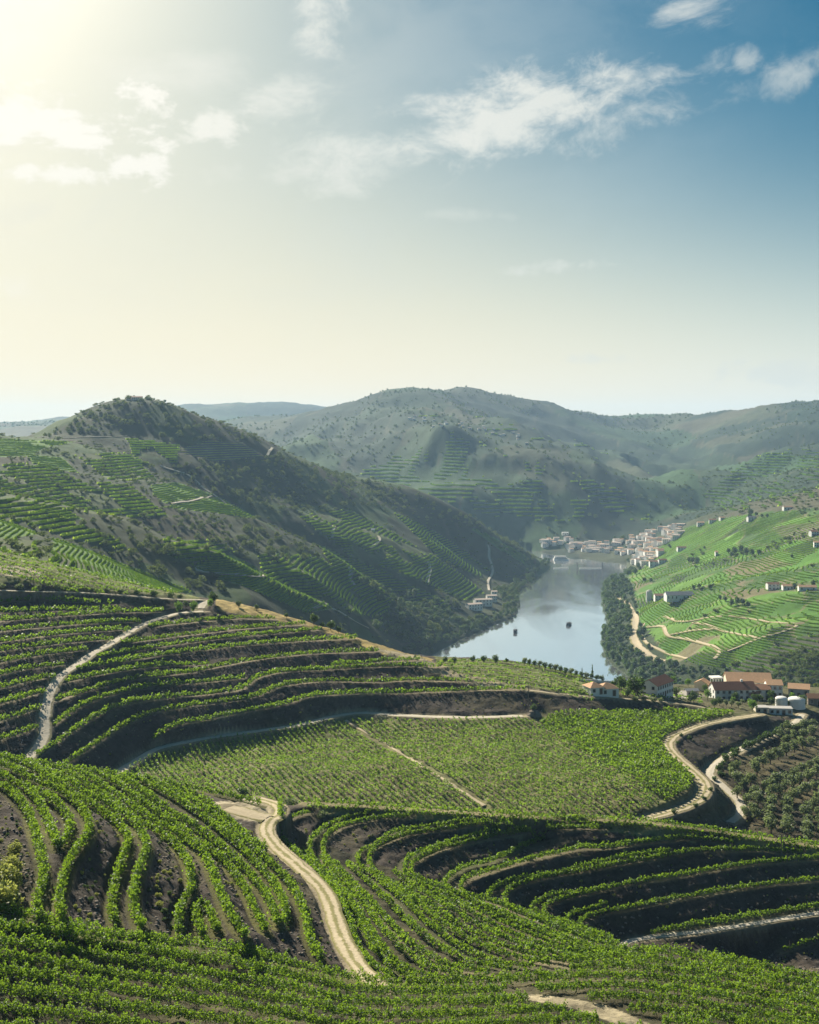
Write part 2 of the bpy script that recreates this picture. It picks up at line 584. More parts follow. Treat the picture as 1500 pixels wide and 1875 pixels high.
SR = [
    (c3((540, 240), (700, 222), (900, 207), (1010, 210)), 70.0),
    (c3((440, 300), (600, 280), (800, 255), (1000, 236), (1120, 230)), 73.9),
    (c3((360, 350), (500, 325), (700, 295), (900, 272), (1180, 248)), 76.4),
    (c3((280, 395), (450, 365), (650, 335), (900, 305), (1100, 290), (1310, 281)), 78.8),
    (c3((240, 440), (400, 408), (600, 381), (770, 378)), 81.5),
    (c3((210, 510), (350, 465), (500, 430), (700, 405), (800, 385), (900, 365), (1100, 340), (1390, 327)), 84.2),
    (c3((200, 600), (300, 530), (400, 490), (550, 460), (750, 440), (900, 425)), 87.0),
    (c3((1210, 380), (1400, 366), (1540, 360)), 88.7),
    (c3((130, 720), (230, 650), (350, 570), (450, 525), (600, 500), (800, 480), (900, 460), (940, 428), (1000, 410), (1200, 395), (1500, 382), (1620, 385)), 90.3),
    (c3((230, 755), (350, 670), (450, 605), (550, 560), (700, 530), (850, 510), (950, 490), (1020, 460), (1150, 440), (1400, 440), (1500, 435), (1720, 440)), 94.1),
    (c3((560, 650), (620, 610), (750, 580), (900, 550), (1050, 520), (1130, 495), (1250, 485), (1500, 480), (1760, 470), (1930, 468)), (100.2, 98.6))]
for i, (p, A) in enumerate(SR):
    line('R%d' % i, p, spurA(p))
PATH = [(40, 1400), (60, 1380), (80, 1350), (82, 1310), (92, 1270), (107, 1240), (135, 1222), (165, 1200), (200, 1180), (225, 1165), (260, 1145), (300, 1130), (340, 1121), (375, 1120)]
line('spur_path', PATH, spurA(PATH))
line('field_road', c3((380, 797), (400, 785), (480, 740), (560, 690), (700, 655), (850, 630), (1000, 610), (1100, 595), (1200, 570), (1270, 556)) + [(750, 1311), (850, 1314), (960, 1311)], (104.2, 105.6))
UPR = [(-60, 1079), (0, 1081), (56, 1083), (168, 1086), (252, 1092), (308, 1097), (378, 1099)]
line('upper_road', UPR, [60, 61, 62.4, 65.5, 68.8, 71.2, 73])
line('junction', [(378, 1099), (372, 1108), (366, 1118)], [73, 74.2, 75.5])
# spur crest against the river
line('crestK', [(378, 1099), (450, 1108), (500, 1122), (560, 1138), (620, 1158), (680, 1178), (740, 1200), (790, 1213)], [73, 75.5, 79, 83, 87.5, 92.5, 97.5, 100])
line('crestK2', [(790, 1213), (850, 1206), (900, 1207), (960, 1212), (1010, 1222), (1060, 1235), (1100, 1246)], [100, 101.5, 104, 107.5, 111.5, 118, 120])
line('ridge_track', [(968, 1264), (1007, 1269), (1060, 1274), (1140, 1279), (1200, 1284), (1280, 1294), (1330, 1306)], [100, 101, 102.6, 105.2, 107.5, 110.5, 113])
line('vineblock_crest', [(-60, 998), (0, 1010), (100, 1036), (200, 1061), (300, 1084)], [52, 54.5, 60.5, 66.5, 71])
# flat vineyard plot
for q in [(640, 1312, 105.3), (210, 1430, 104), (330, 1440, 106.5), (500, 1455, 107.5), (650, 1470, 108), (800, 1480, 108.3), (1000, 1490, 109), (1180, 1498, 110.5),
          (500, 1400, 106), (700, 1400, 106.4), (900, 1400, 107), (1100, 1400, 109), (1000, 1312, 106.4), (1150, 1302, 109.2), (1250, 1302, 111), (1200, 1380, 109)]:
    near_pts.append(at_drop(*q))
line('field_edge_road', [(1392, 1309), (1370, 1312), (1330, 1318), (1290, 1326), (1262, 1336), (1232, 1350), (1222, 1362), (1230, 1376), (1255, 1400), (1280, 1422), (1293, 1440), (1285, 1460), (1262, 1475), (1225, 1488), (1180, 1500)],
     [113, 112.5, 112, 111.4, 110.8, 109.8, 109.4, 109.4, 110, 110.6, 111, 111, 111, 111, 110.8])
line('gully_road', [(1470, 1308), (1457, 1322), (1440, 1332), (1400, 1352), (1350, 1376), (1310, 1400), (1298, 1414), (1320, 1436), (1345, 1458), (1357, 1474), (1354, 1492), (1335, 1508)],
     [118.6, 118.6, 118.4, 117.3, 116.2, 115.3, 115.2, 116, 117.2, 118, 118.6, 119])
for q in [(1500, 1335, 126), (1560, 1400, 121), (1500, 1400, 120.5), (1420, 1400, 117.8), (1450, 1460, 118.7), (1500, 1530, 119.5), (1400, 1520, 119.2), (1400, 1365, 118.5), (1470, 1340, 120.5), (1620, 1500, 118)]:
    near_pts.append(at_drop(*q))
# houses platform
for q in [(1100, 1268, 120.8), (1200, 1271, 121), (1290, 1274, 121.5), (1340, 1278, 122), (1430, 1285, 121), (1470, 1292, 120.6), (1420, 1306, 118.2), (1560, 1300, 121), (1370, 1300, 116.5), (1140, 1252, 124), (1240, 1250, 126), (1340, 1250, 127), (1450, 1262, 127), (1600, 1250, 126), (1050, 1252, 115)]:
    near_pts.append(at_drop(*q))
for px, Y, A in [(-250, 640, 62), (0, 650, 70), (150, 650, 82), (300, 640, 92), (450, 640, 112), (600, 650, 132), (800, 660, 150), (1000, 690, 155), (1250, 680, 145), (1450, 680, 150), (1750, 680, 150)]:
    near_pts.append(((px - 750) / F * Y, Y, CAMZ - A))

# --- foreground left shoulder: vine rows on benches (crops at scale 3.75)
VR = {
    'v1': ([(-20, 1436), (0, 1444), (16, 1455), (35, 1473), (51, 1495), (61, 1521), (69, 1551), (76, 1577), (80, 1601), (79, 1622), (72, 1645), (68, 1663), (69, 1678)], 63.2),
    'v2': ([(-20, 1418), (0, 1425), (24, 1439), (51, 1452), (67, 1473), (80, 1495), (91, 1519), (99, 1540), (105, 1558)], 63.3),
    'v3': ([(58, 1455), (88, 1469), (112, 1489), (128, 1511), (128, 1532), (118, 1551), (108, 1561)], 63.9),
    'v4': ([(-20, 1400), (0, 1407), (24, 1415), (45, 1428), (80, 1444), (115, 1460), (139, 1476), (155, 1495), (163, 1516), (160, 1537), (144, 1561), (128, 1585), (119, 1612), (110, 1645), (107, 1668), (116, 1690)], 64.0),
    'v5': ([(-10, 1391), (8, 1396), (48, 1409), (88, 1431), (120, 1452), (144, 1468), (171, 1484), (197, 1500), (221, 1519), (232, 1535), (235, 1553), (227, 1577), (219, 1599), (212, 1620), (207, 1645), (205, 1668), (211, 1698)], 68.2),
    'v6': ([(50, 1402), (93, 1425), (128, 1441), (160, 1463), (192, 1476), (221, 1497), (245, 1513), (261, 1535), (269, 1553), (264, 1577), (254, 1601), (247, 1630), (244, 1652), (248, 1676), (261, 1708)], 68.6),
    'v7': ([(90, 1408), (133, 1427), (171, 1452), (203, 1473), (232, 1495), (256, 1513), (288, 1529), (315, 1548), (333, 1567), (344, 1588), (349, 1609), (349, 1639), (333, 1668), (325, 1695), (328, 1718)], 72.5),
    'v8': ([(125, 1412), (165, 1430), (208, 1460), (240, 1481), (275, 1505), (307, 1524), (341, 1545), (368, 1564), (381, 1585), (392, 1612), (402, 1640), (415, 1668), (433, 1700), (452, 1724)], 73.0),
    'v8b': ([(373, 1722), (362, 1697), (358, 1672), (366, 1661), (379, 1668), (389, 1692), (399, 1712)], 73.4),
    'v9': ([(165, 1417), (200, 1433), (250, 1468), (300, 1503), (340, 1533), (380, 1561), (407, 1580), (425, 1601), (441, 1623), (456, 1650), (470, 1682), (488, 1714)], 76.0),
    'v10': ([(195, 1421), (230, 1436), (280, 1470), (330, 1505), (380, 1537), (407, 1559), (433, 1583), (457, 1607), (476, 1631), (492, 1655), (502, 1678), (510, 1700)], 76.5),
    'v11': ([(225, 1424), (262, 1437), (310, 1462), (345, 1484), (380, 1508), (412, 1535), (441, 1559), (468, 1585), (492, 1612), (511, 1641), (521, 1668), (523, 1690), (515, 1708)], 79.0),
    'v12': ([(262, 1430), (300, 1446), (345, 1470), (385, 1495), (415, 1520), (455, 1552), (492, 1585), (516, 1608), (535, 1633), (551, 1660), (563, 1705), (572, 1740), (590, 1768)], 79.5),
    'v13': ([(300, 1436), (335, 1452), (380, 1475), (407, 1498), (433, 1520), (457, 1544), (490, 1566)], 80.6),
    'v14': ([(-20, 1386), (0, 1390), (60, 1401), (130, 1413), (200, 1423), (270, 1435), (330, 1445), (380, 1453), (415, 1461), (447, 1471), (479, 1479)], [67, 68.5, 71.8, 75.6, 77.5, 79.6, 81, 82, 82.7, 83, 83.2]),
}
for k, (p, A) in VR.items():
    line(k, p, A, use=(k != 'v14'))
near_pts.extend(TR['v14'][::3].tolist())
line('farm_road', [(700, 1810), (682, 1795), (655, 1770), (640, 1745), (625, 1715), (613, 1685), (603, 1650), (585, 1622), (560, 1597), (530, 1572), (505, 1550), (490, 1530), (486, 1515), (495, 1503), (510, 1494), (516, 1484), (507, 1474), (488, 1467), (470, 1463)],
     [80.6, 80.8, 81.2, 81.4, 81.6, 81.7, 81.8, 81.8, 81.8, 81.9, 82, 82, 82, 82.2, 82.4, 82.7, 83, 83.4, 83.8])
line('farm_spur', [(495, 1500), (470, 1494), (440, 1486), (415, 1478)], [82.0, 81.7, 81.4, 81.2])

# --- the bowl of terraces on the right and the slope that leads back from each hairpin
def ce(*p): return crop(p, 740, 1460, 3.75)
BW = {
    'g1': ([(567, 1491), (545, 1497), (524, 1508), (514, 1520), (513, 1535), (540, 1563), (593, 1619), (620, 1651), (640, 1690), (655, 1735), (680, 1772), (720, 1800)], [89.6, 89.6, 89.4, 88.6, 87.4, 86.2, 85.0, 84.2, 83.4, 82.6, 82.2, 81.7]),
    'g2': ([(673, 1495), (633, 1503), (604, 1513), (585, 1529), (569, 1545), (567, 1563), (600, 1605), (640, 1650), (672, 1700), (705, 1748), (750, 1786), (800, 1800)], [91.5, 91.5, 91.5, 91.2, 90.4, 89.2, 88.2, 87.2, 86.2, 85.3, 84.5, 83.9]),
    'g3': ([(753, 1497), (687, 1502), (647, 1510), (620, 1520), (601, 1533), (593, 1548), (593, 1567), (625, 1600), (668, 1645), (715, 1698), (760, 1742), (820, 1776), (900, 1788)], [91.8]*6 + [91.2, 90.4, 89.4, 88.4, 87.6, 86.6, 85.8]),
    'g4': ([(927, 1508), (868, 1506), (820, 1511), (780, 1517), (740, 1523), (705, 1536), (681, 1552), (660, 1565), (655, 1582), (690, 1612), (740, 1655), (790, 1702), (840, 1738), (900, 1764), (980, 1777)], [93.4]*9 + [92.8, 91.8, 90.6, 89.6, 88.6, 87.6]),
    'g5': ([(940, 1512), (880, 1513), (830, 1519), (780, 1526), (740, 1534), (708, 1545), (687, 1557), (676, 1571), (679, 1591), (740, 1632), (800, 1674), (850, 1706), (900, 1730), (960, 1750), (1040, 1767)], [94.0]*9 + [93.2, 92.2, 91.4, 90.6, 89.8, 88.8]),
    'g6': (ce((900, 225), (800, 230), (600, 252), (420, 292), (250, 342), (120, 392), (20, 452), (0, 505)) + [(775, 1626), (830, 1660), (880, 1688), (940, 1717), (1000, 1738), (1080, 1757)], 95.6),
    'g7': ([(1100, 1518), (1081, 1518)] + ce((900, 238), (750, 262), (560, 292), (400, 332), (220, 384), (100, 444), (50, 485), (50, 540)) + [(800, 1628), (850, 1651), (900, 1675), (950, 1697), (1010, 1722), (1080, 1744), (1140, 1757)], 96.1),
    'g8': (ce((1350, 242), (1100, 265), (900, 315), (750, 385), (600, 452), (430, 492), (330, 552), (275, 610)) + [(840, 1643), (890, 1664), (950, 1690), (1010, 1714), (1080, 1737), (1150, 1752)], 98.3),
    'g9': ([(1345, 1546), (1300, 1540), (1249, 1538), (1220, 1541), (1153, 1549), (1100, 1556)] + ce((1250, 358), (1050, 398), (850, 443), (750, 473), (600, 522), (470, 562), (400, 602), (390, 640)) + [(900, 1656), (950, 1677), (1010, 1702), (1080, 1727), (1150, 1745)], 98.7),
    'g10': ([(1230, 1561), (1140, 1574), (1060, 1591), (993, 1607), (953, 1613), (921, 1624), (899, 1635), (893, 1648), (940, 1666), (1000, 1692), (1070, 1719), (1130, 1737)], 100.7),
    'g11': ([(1472, 1564), (1400, 1560), (1340, 1559), (1287, 1560), (1207, 1573), (1140, 1585), (1060, 1599), (1007, 1608), (967, 1618), (943, 1627), (925, 1640), (925, 1657), (970, 1676), (1020, 1697), (1080, 1718), (1135, 1733)], 101.1),
    'g12': ([(1113, 1629), (1073, 1634), (1033, 1640), (993, 1651), (973, 1665), (1010, 1685), (1060, 1706), (1110, 1723)], 103.3),
    'g13': ([(1510, 1574), (1447, 1578), (1380, 1584), (1313, 1594), (1233, 1608), (1153, 1621), (1087, 1636), (1047, 1645), (1012, 1656), (996, 1665), (995, 1676), (1040, 1696), (1090, 1715), (1125, 1727)], 103.7),
    'g14': ([(1113, 1658), (1073, 1672), (1042, 1683), (1036, 1693), (1080, 1709), (1120, 1723)], 105.7),
    'g15': ([(1510, 1611), (1471, 1616), (1393, 1624), (1313, 1636), (1233, 1650), (1153, 1666), (1087, 1680), (1066, 1689), (1059, 1700), (1090, 1713), (1122, 1725)], 106.1),
    'g16': ([(1500, 1662), (1470, 1667), (1420, 1674), (1340, 1688), (1260, 1700), (1190, 1712)], 109.2),
    'g17': ([(1510, 1717), (1460, 1735), (1433, 1744)], 114.5),
}
for k, (p, A) in BW.items():
    line(k, p, bowlA(p, A) if isinstance(A, float) else A, use=(k not in ('g14',)))
line('bowl_track', [(1510, 1670), (1393, 1689), (1287, 1706), (1190, 1717), (1153, 1723), (1135, 1733), (1143, 1742)], 109.5)
near_pts += [at_drop(1300, 1735, 113.5), at_drop(1400, 1730, 113.5), at_drop(1560, 1760, 117), at_drop(1350, 1765, 117.0), at_drop(1560, 1680, 109.5)]
# crest of the bowl
WC = [(560, 1470), (600, 1472), (750, 1481), (900, 1491), (1050, 1499), (1180, 1505), (1300, 1520), (1400, 1535), (1500, 1550), (1600, 1566)]
WA = [88.5, 89, 91.0, 92.8, 94.5, 96.0, 98.2, 100.1, 102.0, 103.8]
line('crestW', WC, WA)
# hidden gully behind the crest
for px, Y, A in [(-200, 300, 99), (0, 300, 99), (150, 315, 101), (300, 318, 104), (450, 322, 108), (600, 322, 110), (800, 322, 112), (1000, 325, 115), (1200, 330, 118), (1350, 335, 121), (1500, 335, 121), (1700, 335, 121)]:
    near_pts.append(((px - 750) / F * Y, Y, CAMZ - A))
# bottom of the picture
line('b1', [(-20, 1678), (0, 1680), (60, 1690), (150, 1715), (250, 1727), (330, 1737), (425, 1750), (500, 1764), (550, 1778), (650, 1800), (740, 1808)], [62.7, 62.9, 63.5, 66.2, 69, 72.4, 74.2, 76.8, 78.7, 80.3, 81.2])
for q in [(0, 1800, 65), (0, 1875, 66), (200, 1800, 69), (200, 1875, 69), (400, 1875, 71.5), (400, 1820, 73.5), (600, 1850, 77), (750, 1875, 76), (900, 1875, 78), (900, 1830, 80.5), (1100, 1875, 79), (1100, 1825, 82), (1300, 1875, 80), (1500, 1875, 79), (1300, 1820, 83), (1500, 1830, 80.5), (1050, 1795, 84.5), (1640, 1860, 79), (-150, 1800, 62)]:
    near_pts.append(at_drop(*q))
line('crestE', [(1160, 1748), (1175, 1746), (1300, 1760), (1400, 1772), (1500, 1782), (1600, 1795)], [98.5, 97.5, 92.5, 88, 84, 81])
for px, Y, A in [(-250, 100, 58), (100, 105, 62), (500, 110, 66), (900, 115, 70), (1300, 118, 72), (1750, 120, 72)]:
    near_pts.append(((px - 750) / F * Y, Y, CAMZ - A))

# ------------------------------------------------------------------ far survey points (photo x, photo y, distance)
far_pts = []
FARP = """
250,728,1500 300,735,1500 350,755,1510 400,776,1530 440,795,1550 475,806,1600 500,820,1640 560,845,1750 620,868,1820 680,881,1890 740,893,1950 790,912,1990 850,945,2050 900,975,2100 960,1006,2150 985,1025,2170
200,738,1500 150,755,1490 100,776,1470 45,806,1430 0,806,1260 60,809,1270 120,813,1290 -100,800,1260 -250,790,1300
250,800,1400 380,810,1440 460,830,1500 250,850,1340 350,850,1390 200,900,1190 100,860,1200 0,880,1050 50,920,980 330,900,1290 450,905,1480 550,915,1580 650,930,1720
420,925,1300 480,955,1350 540,985,1390 590,1008,1420 480,1000,1290
560,960,1530 640,950,1650 700,960,1760 640,990,1560 720,990,1690 800,1000,1850 880,1040,1950 800,1040,1740 870,1075,1800 760,1060,1600 820,1095,1640 880,1095,1720
640,1045,1400 700,1085,1430 770,1120,1480 720,1140,1370 600,1060,1310 560,1050,1230 600,1105,1180 660,1130,1240
400,1008,1010 450,1032,1030 500,1058,1050 560,1090,1075 610,1116,1090 350,1010,1000 300,980,1010 420,1070,960 480,1090,960
160,950,940 230,985,960 300,1020,975 380,1060,985 150,930,960 80,940,900 250,950,1010
75,975,770 120,990,778 180,1011,786 260,1046,800 350,1083,822 0,955,760 -120,930,780 0,1000,680 100,1020,690 200,1050,700 300,1078,720 50,985,740
840,1170,1460 790,1198,1350 700,1165,1240
"""
GUL = """
80,990,850 180,1035,860 260,1068,880 350,1100,900 160,985,1080 230,1015,1100 300,1050,1110 400,1090,1120 400,1030,1180 450,1055,1190 560,1110,1220 480,985,1470 590,1035,1520 540,1005,1490 640,1075,1530 700,1105,1560
"""
MTN = """
710,722,4000 750,715,4150 790,712,4350 830,711,4600 870,712,4650 930,722,4650 1000,738,4750 1060,752,4900 1110,760,5000 1160,765,5100 1210,760,5000 1260,757,4900 1300,757,4750 1330,752,4600 1400,743,4400 1450,741,4300 1500,743,4200 1600,738,4200 1750,735,4300
650,740,4400 640,751,4700 560,765,5000 480,762,5200 400,765,5300 330,770,5300 200,772,5400
830,788,3000 790,794,3020 900,806,2960 960,830,2890 1000,850,2860 1080,880,2800 1140,898,2770 1200,915,2740 1250,930,2715 1295,943,2690
740,765,3500 640,800,3500 700,800,3300 660,850,3050 720,860,2980 760,830,3040 800,840,2960 690,890,2880 780,890,2830 850,880,2780 560,815,3300 600,850,3000
1270,893,3350 1280,870,3600 1270,850,3900 1230,820,4300 1190,790,4700
900,760,4100 1000,800,3900 1100,840,3700 1180,868,3550 1000,770,4350 1100,800,4150 850,740,4300 950,790,3600 1050,840,3350 1150,880,3200
1330,870,3250 1400,850,3100 1450,820,3250 1500,800,3250 1400,800,3700 1330,830,3700 1350,790,4100 1450,770,3900 1500,860,2600 1420,890,2600 1350,905,2650 1500,905,2100 1600,850,2600 1750,820,2700
830,767,3300 780,766,3350 880,776,3330 930,787,3380 1000,812,3330 1080,850,3250 1170,890,3150 900,900,2690 850,930,2600 950,940,2600 1050,930,2640 1150,945,2640 1000,985,2510 900,985,2480 1100,975,2560 1200,960,2620
"""
FARR = """
0,775,6500 60,770,6600 110,765,6700 -200,785,6500 200,760,7000 340,740,7200 420,739,7200 520,737,7100 600,748,6900
"""
RIGHT = """
1100,1012,2390 1050,1012,2390 1150,1003,2370 1200,986,2310 1235,970,2250 1120,998,2480 1150,1020,2270 1180,1042,2040 1130,1062,1900
"""
# right bank, given by height above the river
RIGHTZ = """
1160,1130,14 1150,1095,10 1185,1170,15 1220,1208,14 1250,1205,24 1290,1190,36 1330,1200,38 1300,1140,48 1250,1150,36 1400,1160,58 1475,1140,66 1560,1130,70 1400,1215,38 1480,1215,46 1330,1218,30 1620,1230,45
1200,1110,28 1230,1100,42 1300,1100,52 1400,1100,62 1480,1100,70 1580,1095,76 1200,1060,30 1300,1060,56 1400,1060,68 1500,1060,78 1600,1055,84 1240,1030,42 1300,1030,60 1400,1030,75 1500,1030,88 1620,1020,98
1250,1000,52 1320,1000,68 1400,1000,84 1500,1000,100 1250,970,66 1300,970,76 1400,970,98 1500,970,116 1620,960,130 1330,946,98 1400,938,116 1470,932,126 1550,925,138 1700,915,150 1280,955,82 1250,962,70
"""


def parse(s):
    return [tuple(float(v) for v in t.split(',')) for t in s.split()]


def stretch(q):
    """the left hill lies back at an easy slope"""
    px, py, Y = q
    k = 0.20 * min(1, max(0, (1010 - py) / 200)) * min(1, max(0, (930 - px) / 260))
    return (px, py, Y * (1 + k))


for blk in (MTN, FARR, RIGHT):
    far_pts += [at_dist(*q) for q in parse(blk)]
far_pts += [at_drop(a, b, CAMZ - z) for a, b, z in parse(RIGHTZ)]
for blk in (FARP, GUL):
    far_pts += [at_dist(*stretch(q)) for q in parse(blk)]
# behind the skylines the ground falls away
for blk, k, dzz in (("250,728,1500 400,776,1530 560,845,1750 740,893,1950 850,945,2050 150,755,1490 0,806,1260 -200,800,1260", 1.18, 70), ("710,722,4000 790,712,4350 930,722,4650 1110,760,5000 1260,757,4900 1400,743,4400 1500,743,4200 1700,738,4300 480,762,5200", 1.2, 90), ("60,770,6600 340,740,7200 520,737,7100", 1.15, 120)):
    for q in parse(blk):
        x, y, z = at_dist(*(stretch(q) if dzz == 70 else q))
        far_pts.append((x * k, y * k, z - dzz))
for px, Y, z in [(0, 9300, 150), (750, 9300, 150), (1500, 9300, 150), (-250, 9300, 150), (1750, 9300, 150), (900, 6500, 220), (1300, 6500, 200), (100, 2500, 130), (400, 2600, 110), (650, 2500, 60), (100, 4000, 150), (300, 4200, 170), (500, 3800, 150), (-200, 3000, 170), (1500, 3500, 200)]:
    far_pts.append(((px - 750) / F * Y, Y, z))
# river outline in the plan (water level 0)
shoreL = [(700, 1260), (760, 1215), (790, 1198), (840, 1172), (868, 1160), (909, 1142), (945, 1128), (953, 1107), (948, 1089), (958, 1077), (975, 1070), (981, 1054), (1004, 1043), (1009, 1030), (985, 1021), (950, 1016), (905, 1013)]
shoreR = [(1160, 1262), (1145, 1234), (1122, 1219), (1104, 1197), (1102, 1160), (1114, 1144), (1106, 1107), (1104, 1082), (1106, 1068), (1138, 1058), (1150, 1050), (1149, 1032), (1104, 1029), (1073, 1024), (1040, 1023), (1012, 1015), (975, 1008), (905, 1004)]


def shore_world(s):
    return [at_drop(px, py, CAMZ) for px, py in s]


rivL, rivR = shore_world(shoreL), shore_world(shoreR)
RIVER = np.array([p[:2] for p in rivL] + [p[:2] for p in rivR[::-1]])
near_end = [(-40, 900), (60, 800), (230, 820), (250, 1000)]      # hidden run of the river below the spur
RIVER = np.array([p[:2] for p in rivL] + [p[:2] for p in rivR[::-1]] + [(250, 1000), (235, 880), (120, 860), (0, 950)])


def resample(p, step):
    p = np.asarray(p, float)
    L = np.concatenate([[0], np.cumsum(np.linalg.norm(np.diff(p[:, :2], axis=0), axis=1))])
    t = np.linspace(0, L[-1], max(2, int(L[-1] / step) + 1))
    return np.stack([np.interp(t, L, p[:, k]) for k in range(p.shape[1])], 1)


rv = resample(np.vstack([RIVER, RIVER[:1]]), 45)
far_pts += [(x, y, 0.5) for x, y in rv]


def in_poly(x, y, poly):
    x = np.asarray(x, float); y = np.asarray(y, float)
    ins = np.zeros(x.shape, bool)
    n = len(poly)
    for i in range(n):
        x0, y0 = poly[i]
        x1, y1 = poly[(i + 1) % n]
        if y0 == y1:
            continue
        c = ((y0 > y) != (y1 > y)) & (x < (x1 - x0) * (y - y0) / (y1 - y0) + x0)
        ins ^= c
    return ins


# ------------------------------------------------------------------ terrain surface: smooth interpolation (linear radial basis)
U0, U1 = -0.455, 0.455


class Surf:
    def __init__(self, pts, y0, y1, nu, ns):
        p = np.array(pts)
        q = np.stack([p[:, 0] / p[:, 1], np.log(p[:, 1])], 1)
        key = np.round(q / 0.0022).astype(int)           # drop near duplicates
        _, idx = np.unique(key, axis=0, return_index=True)
        q, z = q[idx], p[idx, 2]
        d = np.sqrt(((q[:, None] - q[None]) ** 2).sum(2))
        n = len(q)
        Pm = np.concatenate([np.ones((n, 1)), q], 1)
        Am = np.zeros((n + 3, n + 3))
        Am[:n, :n] = d - np.eye(n) * 0.0012
        Am[:n, n:] = Pm
        Am[n:, :n] = Pm.T
        w = np.linalg.solve(Am, np.concatenate([z, np.zeros(3)]))
        self.u = np.linspace(U0, U1, nu)
        self.s = np.linspace(math.log(y0), math.log(y1), ns)
        out = np.empty((ns, nu), np.float32)
        qf = q.astype(np.float32)
        wf = w[:n].astype(np.float32)
        uf = self.u.astype(np.float32)
        du2 = (uf[:, None] - qf[None, :, 0]) ** 2
        for i, s in enumerate(self.s):
            dd = np.sqrt(du2 + ((np.float32(s) - qf[:, 1]) ** 2)[None])
            out[i] = dd @ wf + np.float32(w[n]) + np.float32(w[n + 1]) * uf + np.float32(w[n + 2] * s)
        self.h = out.astype(np.float64)
    def uv(self, u, s):
        fu = np.clip((u - self.u[0]) / (self.u[1] - self.u[0]), 0, len(self.u) - 1.001)
        fs = np.clip((s - self.s[0]) / (self.s[1] - self.s[0]), 0, len(self.s) - 1.001)
        i, j = fs.astype(int), fu.astype(int)
        a, b = fs - i, fu - j
        h = self.h
        return (h[i, j] * (1 - a) + h[i + 1, j] * a) * (1 - b) + (h[i, j + 1] * (1 - a) + h[i + 1, j + 1] * a) * b
    def xy(self, x, y):
        return self.uv(np.asarray(x) / y, np.log(y))


SN = Surf(near_pts, 95, 720, 420, 420)
for Yc in (530, 575, 630):
    uu = np.linspace(U0, U1, 26)
    far_pts += [(u * Yc, Yc, float(SN.uv(np.array([u]), np.array([math.log(Yc)]))[0])) for u in uu]
SF = Surf(far_pts, 500, 9600, 400, 320)


def vnoise(x, y, seed):
    r = np.random.default_rng(seed)
    g = r.random((256, 256))
    xi, yi = np.floor(x).astype(int), np.floor(y).astype(int)
    a, b = x - xi, y - yi
    a, b = a * a * (3 - 2 * a), b * b * (3 - 2 * b)
    def G(i, j): return g[i & 255, j & 255]
    return (G(xi, yi) * (1 - a) + G(xi + 1, yi) * a) * (1 - b) + (G(xi, yi + 1) * (1 - a) + G(xi + 1, yi + 1) * a) * b


def fbm(x, y, scale, octv, seed, gain=0.5):
    t = 0; amp = 1; tot = 0
    for o in range(octv):
        t = t + amp * (vnoise(x / scale * 2**o + 17.3 * o, y / scale * 2**o + 9.1 * o, seed + o) - 0.5)
        tot += amp
        amp *= gain
    return t / tot * 2


# mesh grid: columns are directions, rows are distances (denser where the picture needs it)
NU = 570
gu = np.linspace(U0, U1, NU)
sN = np.linspace(math.log(100), math.log(600), 880)
sM = np.linspace(math.log(600), math.log(2500), 400)[1:]
sFf = np.linspace(math.log(2500), math.log(9300), 170)[1:]
gs = np.concatenate([sN, sM, sFf])
NS = len(gs)
GY = np.exp(gs)[:, None] * np.ones((1, NU))
GX = gu[None] * GY
UU, SS = np.meshgrid(gu, gs)
hN = SN.uv(UU, SS)
hF = SF.uv(UU, SS)
wb = np.clip((GY - 545) / 75, 0, 1); wb = wb * wb * (3 - 2 * wb)
GZ = hN * (1 - wb) + hF * wb
PX = 750 + F * UU                                    # photo column of every vertex
PYv = HOR + F * (CAMZ - GZ) / GY                      # photo row of every vertex

# natural relief on the far hills: spurs and gullies
farw = np.clip((GY - 640) / 250, 0, 1)
mtn = np.clip((GY - 2300) / 500, 0, 1)
ins_r = in_poly(GX, GY, RIVER)
# distance to the river keeps the banks low
rd = np.full(GX.shape, 1e9)
sel = (GY > 700) & (GY < 3200)
rr = resample(np.vstack([RIVER, RIVER[:1]]), 25)
gx, gy = GX[sel], GY[sel]
dmin = np.full(gx.shape, 1e18)
for k in range(len(rr)):
    dmin = np.minimum(dmin, (gx - rr[k, 0]) ** 2 + (gy - rr[k, 1]) ** 2)
rd[sel] = np.sqrt(dmin)
bank = np.clip(rd / 120, 0, 1)
rot = GX * 0.45 + GY * 0.9
rot2 = GX * 0.9 - GY * 0.45
spur = fbm(rot, rot2 * 0.35, 150, 4, 31)
GZ += farw * bank * (1 - mtn) * spur * 13
GZ += farw * bank * fbm(GX, GY, 40, 4, 47) * 2.8
ridged = 1 - np.abs(fbm(GX + 0.3 * GY, GY * 0.45, 300, 5, 61)) * 2
GZ += mtn * (ridged - 0.55) * 44 * np.clip((4700 - GY) / 1000, 0.35, 1)
fold = 1 - np.abs(fbm(GX * 0.85 + GY * 0.35, (GY * 0.85 - GX * 0.35) * 0.28, 190, 3, 73)) * 2
GZ += mtn * np.clip((GX + 1500) / 1500, 0.3, 1) * np.clip((4500 - GY) / 900, 0.25, 1) * (fold - 0.55) * 30
GZ += mtn * fbm(GX, GY, 130, 4, 67) * 9
GZ[ins_r] = np.minimum(GZ[ins_r], -1.5 - np.minimum(rd[ins_r], 60) * 0.05)
low = (~ins_r) & (rd < 1e8)
GZ[low] = np.maximum(GZ[low], np.minimum(0.6 + rd[low] * 0.10, 6.0))

# ------------------------------------------------------------------ benches, roads and tracks cut into the ground
key = np.full(GX.shape, 1e9)        # distance outside the flat part of the nearest bench
ZT = GZ.copy()
BC = np.zeros(GX.shape + (3,))      # colour of the bench surface


